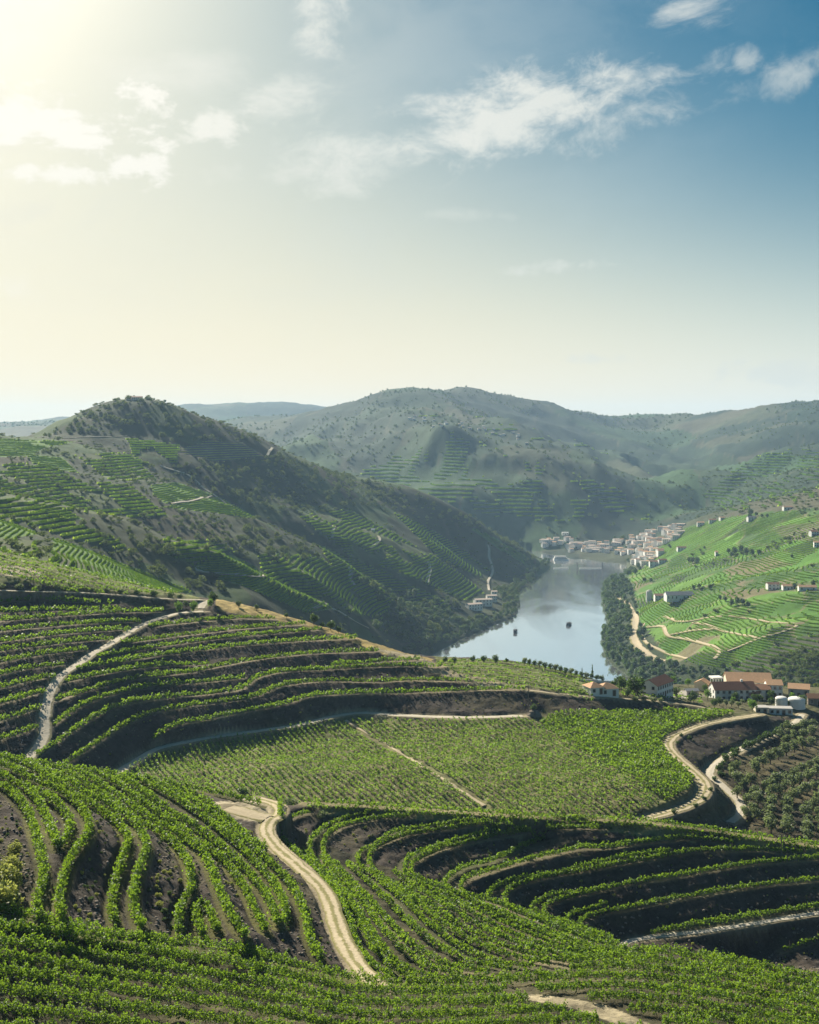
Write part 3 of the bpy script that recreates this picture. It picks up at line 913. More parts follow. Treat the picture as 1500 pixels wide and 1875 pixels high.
def grid_at(field, x, y):
    u = np.asarray(x) / y
    s = np.log(y)
    fu = np.clip((u - U0) / (U1 - U0) * (NU - 1), 0, NU - 1.001)
    fs = np.clip(np.interp(s, gs, np.arange(NS)), 0, NS - 1.001)
    i, j = fs.astype(int), fu.astype(int)
    a, b = fs - i, fu - j
    return (field[i, j] * (1 - a) + field[i + 1, j] * a) * (1 - b) + (field[i, j + 1] * (1 - a) + field[i + 1, j + 1] * a) * b


def smooth1(v, k):
    if len(v) < 5:
        return v
    ker = np.ones(k) / k
    return np.convolve(np.pad(v, (k // 2, k - 1 - k // 2), 'edge'), ker, 'valid')


def stamp(pts, hw, colr, uphill=0.0, relevel=False):
    p = resample(pts, max(0.6, hw * 0.45))
    x, y, z = p[:, 0].copy(), p[:, 1].copy(), p[:, 2].copy()
    if relevel:
        z = smooth1(grid_at(GZ, x, y), 9)
    if uphill:
        gx_ = grid_at(GZ, x + 1.5, y) - grid_at(GZ, x - 1.5, y)
        gy_ = grid_at(GZ, x, y + 1.5) - grid_at(GZ, x, y - 1.5)
        g = np.hypot(gx_, gy_) + 1e-6
        k = np.clip(g / 0.6, 0, 1) * uphill
        x += gx_ / g * k
        y += gy_ / g * k
    reach = hw + 2.5
    for k in range(0, len(x), 24):
        xs, ys, zs = x[k:k + 25], y[k:k + 25], z[k:k + 25]
        i0 = np.searchsorted(gs, math.log(max(ys.min() - reach, 60))) ; i1 = np.searchsorted(gs, math.log(ys.max() + reach)) + 1
        us = xs / ys
        m = reach / ys.min()
        j0 = int(max(0, (us.min() - m - U0) / (U1 - U0) * (NU - 1))); j1 = int(min(NU, (us.max() + m - U0) / (U1 - U0) * (NU - 1) + 2))
        if i1 <= i0 or j1 <= j0:
            continue
        wx, wy = GX[i0:i1, j0:j1], GY[i0:i1, j0:j1]
        d2 = (wx[..., None] - xs) ** 2 + (wy[..., None] - ys) ** 2
        nn = d2.argmin(2)
        d = np.sqrt(np.take_along_axis(d2, nn[..., None], 2)[..., 0]) - hw
        kk = key[i0:i1, j0:j1]
        up = d < kk
        kk[up] = d[up]
        ZT[i0:i1, j0:j1][up] = zs[nn][up]
        BC[i0:i1, j0:j1][up] = colr


SOIL = (0.062, 0.050, 0.040)
SAND = (0.19, 0.155, 0.10)
GRASS = (0.088, 0.085, 0.026)
OLIVEG = (0.14, 0.14, 0.055)
for i in range(len(SL)):
    stamp(TR['L%d' % i], 1.2, SAND, 0.7)
for i in range(len(SR)):
    stamp(TR['R%d' % i], 1.2, SAND, 0.7)
for k in VR:
    stamp(TR[k], 1.05, GRASS, 0.0)
for k in BW:
    stamp(TR[k], 1.25, (0.15, 0.128, 0.075) if int(k[1:]) % 2 else (0.085, 0.085, 0.04), 0.5)
stamp(TR['b1'], 1.0, OLIVEG)
stamp(TR['crestW'], 1.6, (0.22, 0.19, 0.10), relevel=True)
ROADS_NEAR = {'spur_path': 1.7, 'field_road': 1.7, 'upper_road': 1.6, 'junction': 2.2, 'ridge_track': 1.5, 'field_edge_road': 2.3, 'gully_road': 2.2, 'farm_road': 1.5, 'farm_spur': 2.2, 'bowl_track': 1.2}
for k, w in ROADS_NEAR.items():
    TR[k][:, 2] = smooth1(TR[k][:, 2], 5)
    stamp(TR[k], w + 0.5, (0.30, 0.25, 0.16), relevel=(k == 'junction'))
wS = np.clip(1 - key / 0.75, 0, 1)
wS = wS * wS * (3 - 2 * wS)
nearw = np.clip((640 - GY) / 60, 0, 1)
GZ += nearw * (1 - wS) * (fbm(GX, GY, 5, 4, 81) * 0.75 + fbm(GX, GY, 1.7, 3, 91) * 0.32)
GZ = GZ * (1 - wS) + (ZT + fbm(GX, GY, 2.5, 2, 95) * 0.08) * wS
PYv = HOR + F * (CAMZ - GZ) / GY

# ------------------------------------------------------------------ ground colours (what grows or lies there)
GC = np.empty(GX.shape + (3,))
GC[:] = SOIL
n_a = fbm(GX, GY, 260, 5, 101)
n_b = fbm(GX, GY, 45, 4, 111)
n_c = fbm(GX, GY, 12, 3, 121)


def mixc(a, b, t):
    t = np.clip(t, 0, 1)[..., None]
    return np.asarray(a) * (1 - t) + np.asarray(b) * t


farcol = mixc((0.042, 0.058, 0.022), (0.105, 0.098, 0.050), 0.45 + 1.1 * n_a + 0.6 * n_b)
mcol = mixc((0.036, 0.058, 0.030), (0.100, 0.112, 0.060), 0.45 + 1.5 * n_a + 0.7 * n_b)
farcol = farcol * (1 - mtn[..., None]) + mcol * mtn[..., None]
GC = GC * nearw[..., None] + farcol * (1 - nearw[..., None])


def paint(poly, c, y0=0, y1=1e9, soft=0.0, amt=1.0, vary=0.0, c2=None):
    b = (GY >= y0) & (GY <= y1)
    x = PX + soft * n_c * 14
    y = PYv + soft * n_b * 8
    m = in_poly(x, y, poly) & b
    cc = np.asarray(c, float)
    if c2 is not None:
        cc = mixc(c, c2, 0.5 + vary * n_c)[m]
    GC[m] = GC[m] * (1 - amt) + cc * amt


def parcels(mask, sx, sy, n, palette, probs, seed, border=None, bw=0.06, amt=1.0):
    """patchwork of plots: each its own crop colour, with field edges between them"""
    r = np.random.default_rng(seed)
    wx = GX[mask] + fbm(GX[mask], GY[mask], 60, 3, seed) * 22
    wy = GY[mask] + fbm(GX[mask] + 500, GY[mask], 60, 3, seed + 1) * 22
    x, y = wx / sx, wy / sy
    px_, py_ = r.uniform(x.min(), x.max(), n), r.uniform(y.min(), y.max(), n)
    d1 = np.full(x.shape, 1e9); d2 = d1.copy(); k = np.zeros(x.shape, int)
    for i in range(n):
        d = (x - px_[i]) ** 2 + (y - py_[i]) ** 2
        nw = d < d1
        d2 = np.where(nw, d1, np.minimum(d2, d))
        d1 = np.where(nw, d, d1)
        k[nw] = i
    pal = np.array(palette)[r.choice(len(palette), n, p=probs)] * r.uniform(0.85, 1.15, (n, 1))
    c = pal[k]
    e = np.sqrt(d2) - np.sqrt(d1)
    if border is not None:
        be = np.clip(1 - e / bw, 0, 1)[:, None] * (r.random(n)[k] < 0.7)[:, None]
        c = c * (1 - be) + np.array(border) * be
    GC[mask] = GC[mask] * (1 - amt) + c * amt
    out = np.full(GX.shape, 9.0)
    out[mask] = e
    return out


PALM = [(0.020, 0.040, 0.020), (0.036, 0.064, 0.026), (0.064, 0.075, 0.036), (0.082, 0.078, 0.045), (0.034, 0.074, 0.022)]
EM = parcels((GY > 2300) | ((GX > 250) & (GY > 1700)), 150, 210, 900, PALM, [.36, .26, .14, .08, .16], 301, (0.075, 0.075, 0.042), 0.05, 0.9)
EL = parcels((GY > 640) & (GY < 2300) & (GX < 250), 55, 80, 420, [(0.022, 0.038, 0.012), (0.038, 0.050, 0.018), (0.050, 0.048, 0.022), (0.042, 0.082, 0.015)], [.42, .26, .06, .26], 311, (0.07, 0.062, 0.036), 0.05, 0.9)
FIELD = [(190, 1440), (300, 1368), (500, 1332), (635, 1310), (960, 1314), (1000, 1300), (1390, 1300), (1390, 1312), (1270, 1335), (1225, 1362), (1290, 1440), (1270, 1475), (1180, 1510), (300, 1520)]
paint(FIELD, (0.20, 0.18, 0.085), 335, 500, 0.0, 1, 0.8, (0.15, 0.16, 0.06))
paint([(990, 1300), (1390, 1298), (1270, 1335), (1225, 1362), (1290, 1440), (1200, 1460)], (0.10, 0.11, 0.04), 335, 500)
DSLOPE = [(505, 1540), (590, 1545), (760, 1608), (1000, 1680), (1150, 1745), (1600, 1800), (1600, 1990), (-200, 1990), (-200, 1690), (60, 1690), (330, 1740), (650, 1800), (645, 1740), (600, 1630)]
paint(DSLOPE, (0.040, 0.038, 0.020), 95, 275, 0.4, 0.9, 0.9, (0.075, 0.068, 0.036))
paint([(930, 1820), (1000, 1822), (1110, 1840), (1200, 1880), (1140, 1880), (1050, 1848), (980, 1834)], (0.30, 0.255, 0.165), 95, 200, 0.5)
paint([(540, 1462), (760, 1470), (1050, 1490), (1300, 1510), (1600, 1560), (1600, 1580), (1300, 1545), (1100, 1522), (900, 1512), (600, 1494)], (0.20, 0.19, 0.085), 262, 320, 0.2)
paint([(380, 1470), (470, 1460), (520, 1466), (525, 1490), (490, 1508), (430, 1500)], (0.40, 0.34, 0.23), 200, 300, 0.2)
# dry grass along the spur crest, sandy ridge, upper vine block
paint([(395, 1095), (500, 1118), (600, 1142), (700, 1178), (790, 1208), (800, 1222), (700, 1196), (600, 1158), (520, 1138), (400, 1118)], (0.36, 0.27, 0.10), 400, 540, 0.5)
paint([(680, 1185), (760, 1200), (800, 1215), (960, 1255), (1000, 1268), (900, 1262), (770, 1225)], (0.32, 0.27, 0.17), 400, 560, 0.2)
paint([(790, 1200), (1060, 1225), (1300, 1270), (1320, 1300), (1000, 1266), (830, 1230)], (0.16, 0.18, 0.06), 470, 640, 0.3)
paint([(-300, 980), (0, 1000), (370, 1095), (340, 1100), (160, 1082), (60, 1068), (-300, 1060)], (0.15, 0.17, 0.05), 440, 640, 0.2)
paint([(-50, 1030), (70, 1040), (75, 1056), (-50, 1054)], (0.42, 0.36, 0.24), 440, 640)
paint([(1060, 1240), (1500, 1250), (1600, 1260), (1600, 1310), (1400, 1310), (1100, 1280)], (0.075, 0.082, 0.034), 480, 700, 0.5, 1, 1.0, (0.13, 0.115, 0.06))
paint([(1175, 1262), (1240, 1262), (1300, 1275), (1230, 1282), (1180, 1276)], (0.34, 0.31, 0.26), 480, 640)
# olive grove
paint([(1340, 1360), (1460, 1318), (1600, 1318), (1600, 1560), (1370, 1530), (1362, 1470), (1310, 1412)], (0.046, 0.040, 0.024), 335, 560, 0.3, 1, 1.2, (0.105, 0.088, 0.045))
paint([(1298, 1420), (1350, 1465), (1350, 1510), (1200, 1500), (1290, 1450)], (0.085, 0.085, 0.045), 335, 420, 0.3)
# left hill parcels
LIT = [[(-200, 790), (60, 806), (140, 808), (75, 822), (60, 836), (-200, 838)], [(50, 833), (115, 838), (145, 866), (100, 862), (60, 850)], [(275, 888), (320, 883), (395, 906), (300, 922), (280, 905)],
       [(295, 928), (400, 910), (450, 935), (475, 950), (380, 938)], [(45, 915), (70, 906), (155, 950), (100, 953)], [(-200, 900), (0, 948), (75, 977), (0, 990), (-200, 985)],
       [(95, 985), (120, 990), (260, 1045), (355, 1083), (290, 1090), (180, 1060), (100, 1030)], [(398, 1008), (450, 1030), (610, 1115), (560, 1122), (460, 1080), (350, 1040)], [(860, 968), (880, 972), (965, 1018), (960, 1032), (925, 1012)]]
for p in LIT:
    paint(p, (0.12, 0.23, 0.03), 640, 2300, 0.25, 1, 0.7, (0.10, 0.17, 0.03))
TER = [[(-200, 905), (0, 915), (60, 925), (210, 985), (250, 1012), (120, 985), (40, 958), (-200, 945)], [(228, 800), (330, 815), (325, 850), (250, 850)], [(300, 985), (400, 990), (440, 1012), (350, 1035), (290, 1010)], [(0, 985), (60, 990), (200, 1050), (100, 1030), (-100, 1000)], [(130, 830), (240, 830), (290, 880), (200, 880)], [(-200, 850), (90, 850), (180, 895), (270, 930), (250, 950), (100, 932), (-200, 900)], [(170, 880), (240, 888), (310, 945), (240, 948)],
       [(545, 945), (640, 933), (720, 975), (800, 1020), (890, 1085), (850, 1100), (760, 1060), (640, 1020)], [(580, 995), (700, 1045), (790, 1085), (835, 1115), (800, 1115), (620, 1060)],
       [(470, 1030), (600, 1030), (720, 1100), (700, 1135), (600, 1115), (500, 1080)], [(715, 935), (800, 975), (900, 1042), (880, 1058), (800, 1020)], [(430, 1010), (590, 1020), (600, 1030), (480, 1030)]]
for p in TER:
    paint(p, (0.075, 0.085, 0.036), 640, 2300, 0.2, 1, 0.7, (0.085, 0.12, 0.032))
paint([(318, 828), (380, 806), (490, 814), (525, 830), (400, 846)], (0.15, 0.13, 0.09), 1300, 1800, 0.2)
# right bank: fields
RIGHTP = [(1160, 1075), (1150, 1050), (1180, 1040), (1200, 1010), (1260, 965), (1340, 945), (1800, 900), (1800, 1240), (1330, 1230), (1225, 1208), (1170, 1130)]
paint(RIGHTP, (0.10, 0.19, 0.03), 880, 2200, 0.6, 1, 1.6, (0.08, 0.11, 0.035))
mk = in_poly(PX + n_c * 8, PYv + n_b * 5, RIGHTP) & (GY > 880) & (GY < 2200)
ER = parcels(mk, 60, 85, 260, [(0.085, 0.185, 0.024), (0.115, 0.225, 0.030), (0.060, 0.115, 0.024), (0.150, 0.135, 0.065), (0.035, 0.055, 0.020)], [.36, .24, .22, .08, .10], 321, (0.20, 0.165, 0.10), 0.07)
paint([(1330, 1200), (1400, 1162), (1480, 1140), (1700, 1120), (1700, 1250), (1330, 1235)], (0.075, 0.08, 0.05), 850, 1120, 0.1)
paint([(1415, 965), (1500, 955), (1700, 950), (1700, 985), (1440, 990)], (0.16, 0.13, 0.10), 900, 2000, 0.3)
paint([(1090, 1070), (1150, 1060), (1175, 1140), (1215, 1215), (1330, 1228), (1330, 1260), (1120, 1260), (1095, 1160)], (0.036, 0.052, 0.02), 760, 2000, 0.4)
bnk = nearw * np.clip((fbm(GX, GY, 9, 4, 131) - 0.02) * 3, 0, 1) * (GY < 560)
GC = GC * (1 - 0.55 * bnk[..., None]) + np.array((0.105, 0.092, 0.048)) * 0.55 * bnk[..., None]
GC *= (1 + 0.5 * nearw * fbm(GX, GY, 2.2, 3, 141))[..., None]
# benches and tracks on top
bm = np.clip(1 - key / 0.35, 0, 1)[..., None]
bv = BC * (1 + 0.5 * n_c[..., None])
GC = GC * (1 - bm) + bv * bm
GC = np.clip(GC * (1 + 0.22 * n_c[..., None]), 0.01, 0.9)


def terrain(name, i0, i1):
    n = i1 - i0
    v = np.stack([GX[i0:i1], GY[i0:i1], GZ[i0:i1]], 2).reshape(-1, 3)
    idx = np.arange(n * NU).reshape(n, NU)
    f = np.stack([idx[:-1, :-1], idx[:-1, 1:], idx[1:, 1:], idx[1:, :-1]], 2).reshape(-1, 4)
    me = np_mesh(name, v, f, M['ground'], True, cols=GC[i0:i1].reshape(-1, 3))
    o = link_obj(name, me)
    return tag(o, kind='structure')


iA = len(sN)
iB = iA + len(sM)
tag(terrain('vineyard_hillside', 0, iA), 'terraced vineyard ground in the foreground with dark soil banks')
tag(terrain('valley_hillside', iA - 1, iB), 'hillsides along both banks of the river')
tag(terrain('mountains', iB - 1, NS), 'hazy mountains behind the river valley')

# river surface
wv = [(-1400, 700, 0), (900, 700, 0), (900, 2900, 0), (-1400, 2900, 0)]
me = np_mesh('river', np.array(wv, float), np.array([[0, 1, 2, 3]]), M['water'])
tag(link_obj('river', me), 'calm silvery river bending through the valley', kind='structure')


# ------------------------------------------------------------------ finding the ground
def hgt(x, y):
    return grid_at(GZ, np.asarray(x, float), np.asarray(y, float))


def ray(px, py, ymin=100.0):
    """ground point seen at a photo position"""
    u = (px - 750) / F
    fu = min(max((u - U0) / (U1 - U0) * (NU - 1), 0), NU - 1.001)
    j = int(fu)
    b = fu - j
    z = GZ[:, j] * (1 - b) + GZ[:, j + 1] * b
    Y = GY[:, 0]
    zl = CAMZ - (py - HOR) / F * Y
    ok = np.nonzero((z >= zl) & (Y >= ymin))[0]
    if len(ok) == 0:
        k = NS - 1
        return np.array([u * Y[k], Y[k], z[k]])
    k = ok[0]
    if k > 0 and Y[k - 1] >= ymin:
        d0, d1 = zl[k - 1] - z[k - 1], z[k] - zl[k]
        t = d0 / (d0 + d1 + 1e-9)
        yy = Y[k - 1] + (Y[k] - Y[k - 1]) * t
    else:
        yy = Y[k]
    x = u * yy
    return np.array([x, yy, float(hgt([x], [yy])[0])])


def ray_line(pts, ymin=100.0, step=6.0):
    p = resample(np.array(pts, float), step)
    return np.array([ray(a, b, ymin) for a, b in p])


# ------------------------------------------------------------------ dirt roads and tracks
def track(name, pts, hw, label, mat='track', strip=False, lift=0.14, kind='structure'):
    p = resample(pts, 1.0 if pts[0][1] < 640 else 6.0).copy()
    p[:, 0] = smooth1(p[:, 0], 5); p[:, 1] = smooth1(p[:, 1], 5)
    z = smooth1(hgt(p[:, 0], p[:, 1]), 5)
    d = np.gradient(p[:, :2], axis=0)
    d /= np.linalg.norm(d, axis=1)[:, None] + 1e-9
    nx, ny = -d[:, 1], d[:, 0]
    wl = 1 + 0.30 * fbm(p[:, 0], p[:, 1], 4, 3, 5)
    wr = 1 + 0.30 * fbm(p[:, 0] + 91, p[:, 1], 4, 3, 6)
    offs = np.array([-1.3, -1.0, -0.75, -0.5, -0.22, 0.0, 0.22, 0.5, 0.75, 1.0, 1.3])
    zz = np.array([-0.8, 0.55, 0.95, 0.7, 1.15, 1.3, 1.15, 0.7, 0.95, 0.55, -0.8])
    cols_ = []
    for o, k in zip(offs, zz):
        w_ = hw * (wl if o < 0 else wr)
        xx, yy = p[:, 0] + nx * w_ * o, p[:, 1] + ny * w_ * o
        g_ = np.maximum(z, hgt(xx, yy)) if abs(o) < 1.1 else z
        cols_.append(np.stack([xx, yy, g_ + lift * k], 1))
    V = np.stack(cols_, 1)
    n, m_ = len(p), len(offs)
    idx = np.arange(n * m_).reshape(n, m_)
    f = np.stack([idx[:-1, :-1], idx[1:, :-1], idx[1:, 1:], idx[:-1, 1:]], 2)
    me = np_mesh(name, V.reshape(-1, 3), f.reshape(-1, 4), M[mat + ('_rut' if strip else '')], True, rnd=np.tile(offs, n))
    return tag(link_obj(name, me), label, kind=kind)


track('dirt_track', TR['spur_path'], 1.7, 'pale dirt path climbing the dark left terraces', 'pale_track')
track('dirt_track', TR['field_road'], 1.7, 'pale dirt road along the upper edge of the flat vineyard', 'pale_track')
track('dirt_track', TR['upper_road'], 1.3, 'thin pale road past the row of round bushes', 'pale_track')
track('dirt_track', TR['junction'], 2.2, 'short pale road at the junction by three trees', 'pale_track')
track('dirt_track', TR['ridge_track'], 1.2, 'sandy track on the ridge above the dark bank')
track('dirt_track', TR['field_edge_road'], 1.7, 'grassy two-rut road curving round the flat vineyard', strip=True)
track('dirt_track', TR['gully_road'], 1.5, 'pale winding road below the olive grove', 'pale_track')
track('dirt_track', TR['farm_road'], 1.35, 'two-rut dirt road winding up the foreground vineyard', strip=True)
track('dirt_track', TR['farm_spur'], 2.2, 'bare earth side branch of the foreground dirt road')
track('dirt_track', TR['bowl_track'], 1.0, 'narrow pale track along the lowest dark terrace', 'pale_track')
fp = ray_line([(630, 1318), (700, 1358), (800, 1420), (890, 1478)], 335)
track('dirt_track', fp, 0.65, 'straight path cutting diagonally through the flat vineyard', 'track')
far_tracks = [
    ([(1132, 1088), (1150, 1110), (1165, 1135), (1160, 1165), (1168, 1185), (1190, 1203), (1215, 1213)], 4.2, 'broad sandy road above the right river bank', 1000),
    ([(1180, 1150), (1215, 1145), (1222, 1168), (1250, 1168), (1310, 1185), (1325, 1200), (1300, 1212)], 2.0, 'sandy zigzag track between lower green plots', 1000),
    ([(1325, 1198), (1380, 1172), (1430, 1160), (1472, 1142), (1440, 1142), (1400, 1138), (1360, 1130), (1330, 1128)], 1.6, 'sandy track along the edge of the shaded slope', 900),
    ([(1265, 1140), (1300, 1145), (1320, 1155), (1370, 1165), (1390, 1170)], 1.6, 'sandy track between middle green plots', 900),
    ([(1215, 1128), (1240, 1138), (1265, 1140), (1285, 1132), (1330, 1128)], 1.6, 'sandy track between upper green plots', 900),
    ([(1222, 1165), (1260, 1155), (1312, 1152)], 1.8, 'faint track dividing the small green plots', 900),
    ([(1180, 1140), (1172, 1160), (1185, 1180), (1225, 1198), (1260, 1207)], 1.6, 'sandy track skirting the lowest green plots', 1000),
    ([(290, 850), (302, 858), (340, 866), (360, 878), (362, 886), (390, 906), (420, 925), (450, 938)], 1.7, 'white path down the ridge of the left hill', 1100),
    ([(390, 907), (350, 918), (310, 922)], 1.8, 'white side path across the green left parcels', 1100),
    ([(487, 838), (495, 825), (500, 819)], 1.8, 'white path up the bare terrace on the left hill', 1300),
    ([(612, 962), (610, 975), (606, 990)], 2.2, 'pale path between the vine terraces high on the slope', 1300),
    ([(690, 980), (700, 985), (685, 1000), (675, 1005)], 2.0, 'pale path bend beside the white hut', 1400),
    ([(785, 1028), (788, 1045), (782, 1065), (785, 1070)], 2.2, 'pale path down between curved vine terraces', 1450),
    ([(635, 1035), (645, 1045), (638, 1062), (655, 1080)], 2.0, 'pale zigzag path on the lower terraces', 1200),
    ([(893, 995), (897, 1010), (893, 1018), (900, 1030), (903, 1048), (893, 1065), (896, 1082)], 1.8, 'pale road descending to the left river bank', 1700),
    ([(350, 1040), (400, 1052), (470, 1058), (490, 1054)], 1.6, 'thin pale track crossing the lit parcel', 900),
    ([(570, 1115), (600, 1108), (620, 1118), (650, 1140), (680, 1155)], 1.3, 'pale track below the lit spur', 900),
    ([(236, 798), (225, 800), (180, 800), (110, 803)], 1.2, 'pale terrace road below the hilltop scrub', 1250),
]
for p, w, lb, ym in far_tracks:
    q = ray_line(p, ym, 4)
    track('dirt_track', q, w, lb, 'pale_track' if 'white' in lb or 'pale' in lb else 'track', lift=0.5)

# ------------------------------------------------------------------ vine rows
ONES = ['', 'first', 'second', 'third', 'fourth', 'fifth', 'sixth', 'seventh', 'eighth', 'ninth', 'tenth', 'eleventh', 'twelfth', 'thirteenth', 'fourteenth', 'fifteenth', 'sixteenth', 'seventeenth', 'eighteenth', 'nineteenth']
TENS = {2: 'twent', 3: 'thirt', 4: 'fort', 5: 'fift', 6: 'sixt', 7: 'sevent', 8: 'eight'}


def nth(i):
    if i < 20:
        return ONES[i]
    t, o = divmod(i, 10)
    return TENS[t] + 'ieth' if o == 0 else TENS[t] + 'y-' + ONES[o]


def vine_row(pts, label, group, height=1.85, width=0.26, mat='vine', lai=3.0, posts=0, gap=0.0, smul=1.0):
    p = resample(np.asarray(pts)[:, :2], 0.5)
    x, y = smooth1(p[:, 0], 5), smooth1(p[:, 1], 5)
    n = len(x)
    L = (n - 1) * 0.5
    if L < 2:
        return None
    Ym = float(np.mean(y))
    s0 = min(max(Ym * 0.0009, 0.125), 0.42) * smul
    N = int(L * lai * height / 1.85 / (1.35 * s0 * s0))
    t = rng.random(N) * (n - 1)
    # single plants make the row uneven
    ph = t * 0.5 / 1.2
    cell = np.floor(ph).astype(int)
    r1 = rng.random(cell.max() + 2)
    keep = np.ones(N, bool)
    if gap:
        keep = r1[cell] > gap
    t, cell, ph = t[keep], cell[keep], ph[keep]
    N = len(t)
    k = np.clip(t.astype(int), 0, n - 2)
    a = t - k
    px_, py_ = x[k] * (1 - a) + x[k + 1] * a, y[k] * (1 - a) + y[k + 1] * a
    tx, ty = np.gradient(x), np.gradient(y)
    ln = np.hypot(tx, ty) + 1e-9
    nx, ny = -ty[k] / ln[k], tx[k] / ln[k]
    vig = fbm(px_, py_, 9, 3, 405)
    hh = height * (1 + 0.28 * vig) * (0.8 + 0.38 * r1[cell]) * (0.86 + 0.14 * np.cos((ph - cell - 0.5) * 5.5))
    v = rng.beta(2.0, 1.25, N)
    shoot = rng.random(N) < 0.06
    v = np.where(shoot, 1.0 + rng.random(N) * 0.18, v)
    lat = rng.normal(0, 1, N) * width * np.where(shoot, 0.5, 1.15 - 0.45 * np.abs(v - 0.45))
    cx, cy = px_ + nx * lat, py_ + ny * lat
    cz = hgt(px_, py_) + 0.28 + v * (hh - 0.28)
    v_, f_, rn = leaf_quads(np.stack([cx, cy, cz], 1), s0 * rng.uniform(0.7, 1.3, N), up=0.1)
    r2 = rng.random(cell.max() + 2)
    rn = np.clip(rn * 0.72 + np.repeat(0.34 * r2[cell] - 0.03 + 0.30 * vig, 4), 0, 1)
    org = np.array([x[n // 2], y[n // 2], float(hgt(x[n // 2:n // 2 + 1], y[n // 2:n // 2 + 1])[0])])
    # the woody cordon that ties the plants of a row together
    q = np.arange(0, n, 3) if n > 6 else np.arange(n)
    zc = hgt(x[q], y[q]) + 0.62
    cv = np.concatenate([np.stack([x[q], y[q], zc], 1), np.stack([x[q], y[q], zc + 0.07], 1)])
    b0 = len(v_)
    m = len(q)
    cf = np.stack([b0 + np.arange(m - 1), b0 + np.arange(1, m), b0 + m + np.arange(1, m), b0 + m + np.arange(m - 1)], 1)
    mi = np.concatenate([np.zeros(len(f_), int), np.ones(len(cf), int)])
    v_ = np.concatenate([v_, cv]); f_ = np.concatenate([f_, cf]); rn = np.concatenate([rn, np.zeros(2 * m)])
    me = np_mesh('vine_hedge', v_ - org, f_, [M[mat], M['bark']], False, rnd=rn, midx=mi)
    if not posts:
        o = link_obj('vine_hedge', me)
        o.location = org
    else:
        o = link_obj('vine_hedge', None)
        o.location = org
        link_obj('foliage', me, o)
        mb = MB()
        mb.box(-0.035, 0.035, -0.035, 0.035, -0.3, 2.05)
        pm = mb.mesh('post', M['wood'])
        for q in range(4, n, int(posts / 0.5)):
            po = link_obj('post', pm, o)
            po.location = (x[q] - org[0], y[q] - org[1], float(hgt(x[q:q + 1], y[q:q + 1])[0]) - org[2])
    return tag(o, label, 'vine row', group)


for i in range(len(SL)):
    vine_row(TR['L%d' % i], '%s vine row from the top, left of the climbing path on the dark terraces' % nth(i + 1), 'vine rows left of the climbing path', 2.0, 0.42, gap=0.16 if i < 2 else 0.03)
for i in range(len(SR)):
    vine_row(TR['R%d' % i], '%s vine row from the top, right of the climbing path on the dark terraces' % nth(i + 1), 'vine rows right of the climbing path', 2.0, 0.42)
for i, k in enumerate(VR):
    if k == 'v14':
        vine_row(TR[k], 'vine row along the crest of the foreground left shoulder', 'vine rows on the foreground shoulder', 1.7, 0.25, lai=3.2)
    else:
        vine_row(TR[k], '%s vine row from the left on the foreground shoulder with brown banks' % nth(i + 1), 'vine rows on the foreground shoulder', 1.8, 0.30, lai=4.0, posts=6)
for i, k in enumerate(BW):
    vine_row(TR[k], '%s vine row from the top in the dark bowl of curved terraces' % nth(i + 1), 'vine rows in the dark bowl', 1.5 if k != 'g17' else 1.2, 0.24, lai=3.2, posts=(8 if int(k[1:]) % 2 else 0))
# extra rows between the returning lines on the slope left of the bowl
gk = ['g1', 'g2', 'g3', 'g4', 'g5', 'g6', 'g7', 'g8', 'g9', 'g10', 'g11']
ret = []
for k in gk:
    p_ = np.array(BW[k][0], float)
    h_ = int(np.argmin(p_[:, 0]))
    ret.append(resample(p_[h_:], 4))
mid = 0
for a, b in zip(ret[:-1], ret[1:]):
    t_ = np.linspace(0.06, 1, 40)
    ia = np.stack([np.interp(t_, np.linspace(0, 1, len(a)), a[:, q]) for q in (0, 1)], 1)
    ib = np.stack([np.interp(t_, np.linspace(0, 1, len(b)), b[:, q]) for q in (0, 1)], 1)
    gapd = np.hypot(*(ia - ib).T).mean()
    nm = 1 if gapd > 30 else 0
    for w_ in range(nm):
        f_ = (w_ + 1) / (nm + 1)
        q = np.array([ray(x_, y_, 120) for x_, y_ in ia * (1 - f_) + ib * f_])
        if np.abs(np.diff(q[:, 1])).max() > 14:
            continue
        mid += 1
        vine_row(q, '%s infill vine row on the slope between the dirt road and the bowl hairpins' % nth(mid), 'infill vine rows by the bowl hairpins', 1.6, 0.26, lai=3.0)
vine_row(TR['b1'], 'topmost vine row of the dense block at the bottom left', 'vine rows in the dense bottom block', 1.8, 0.3, lai=3.4)

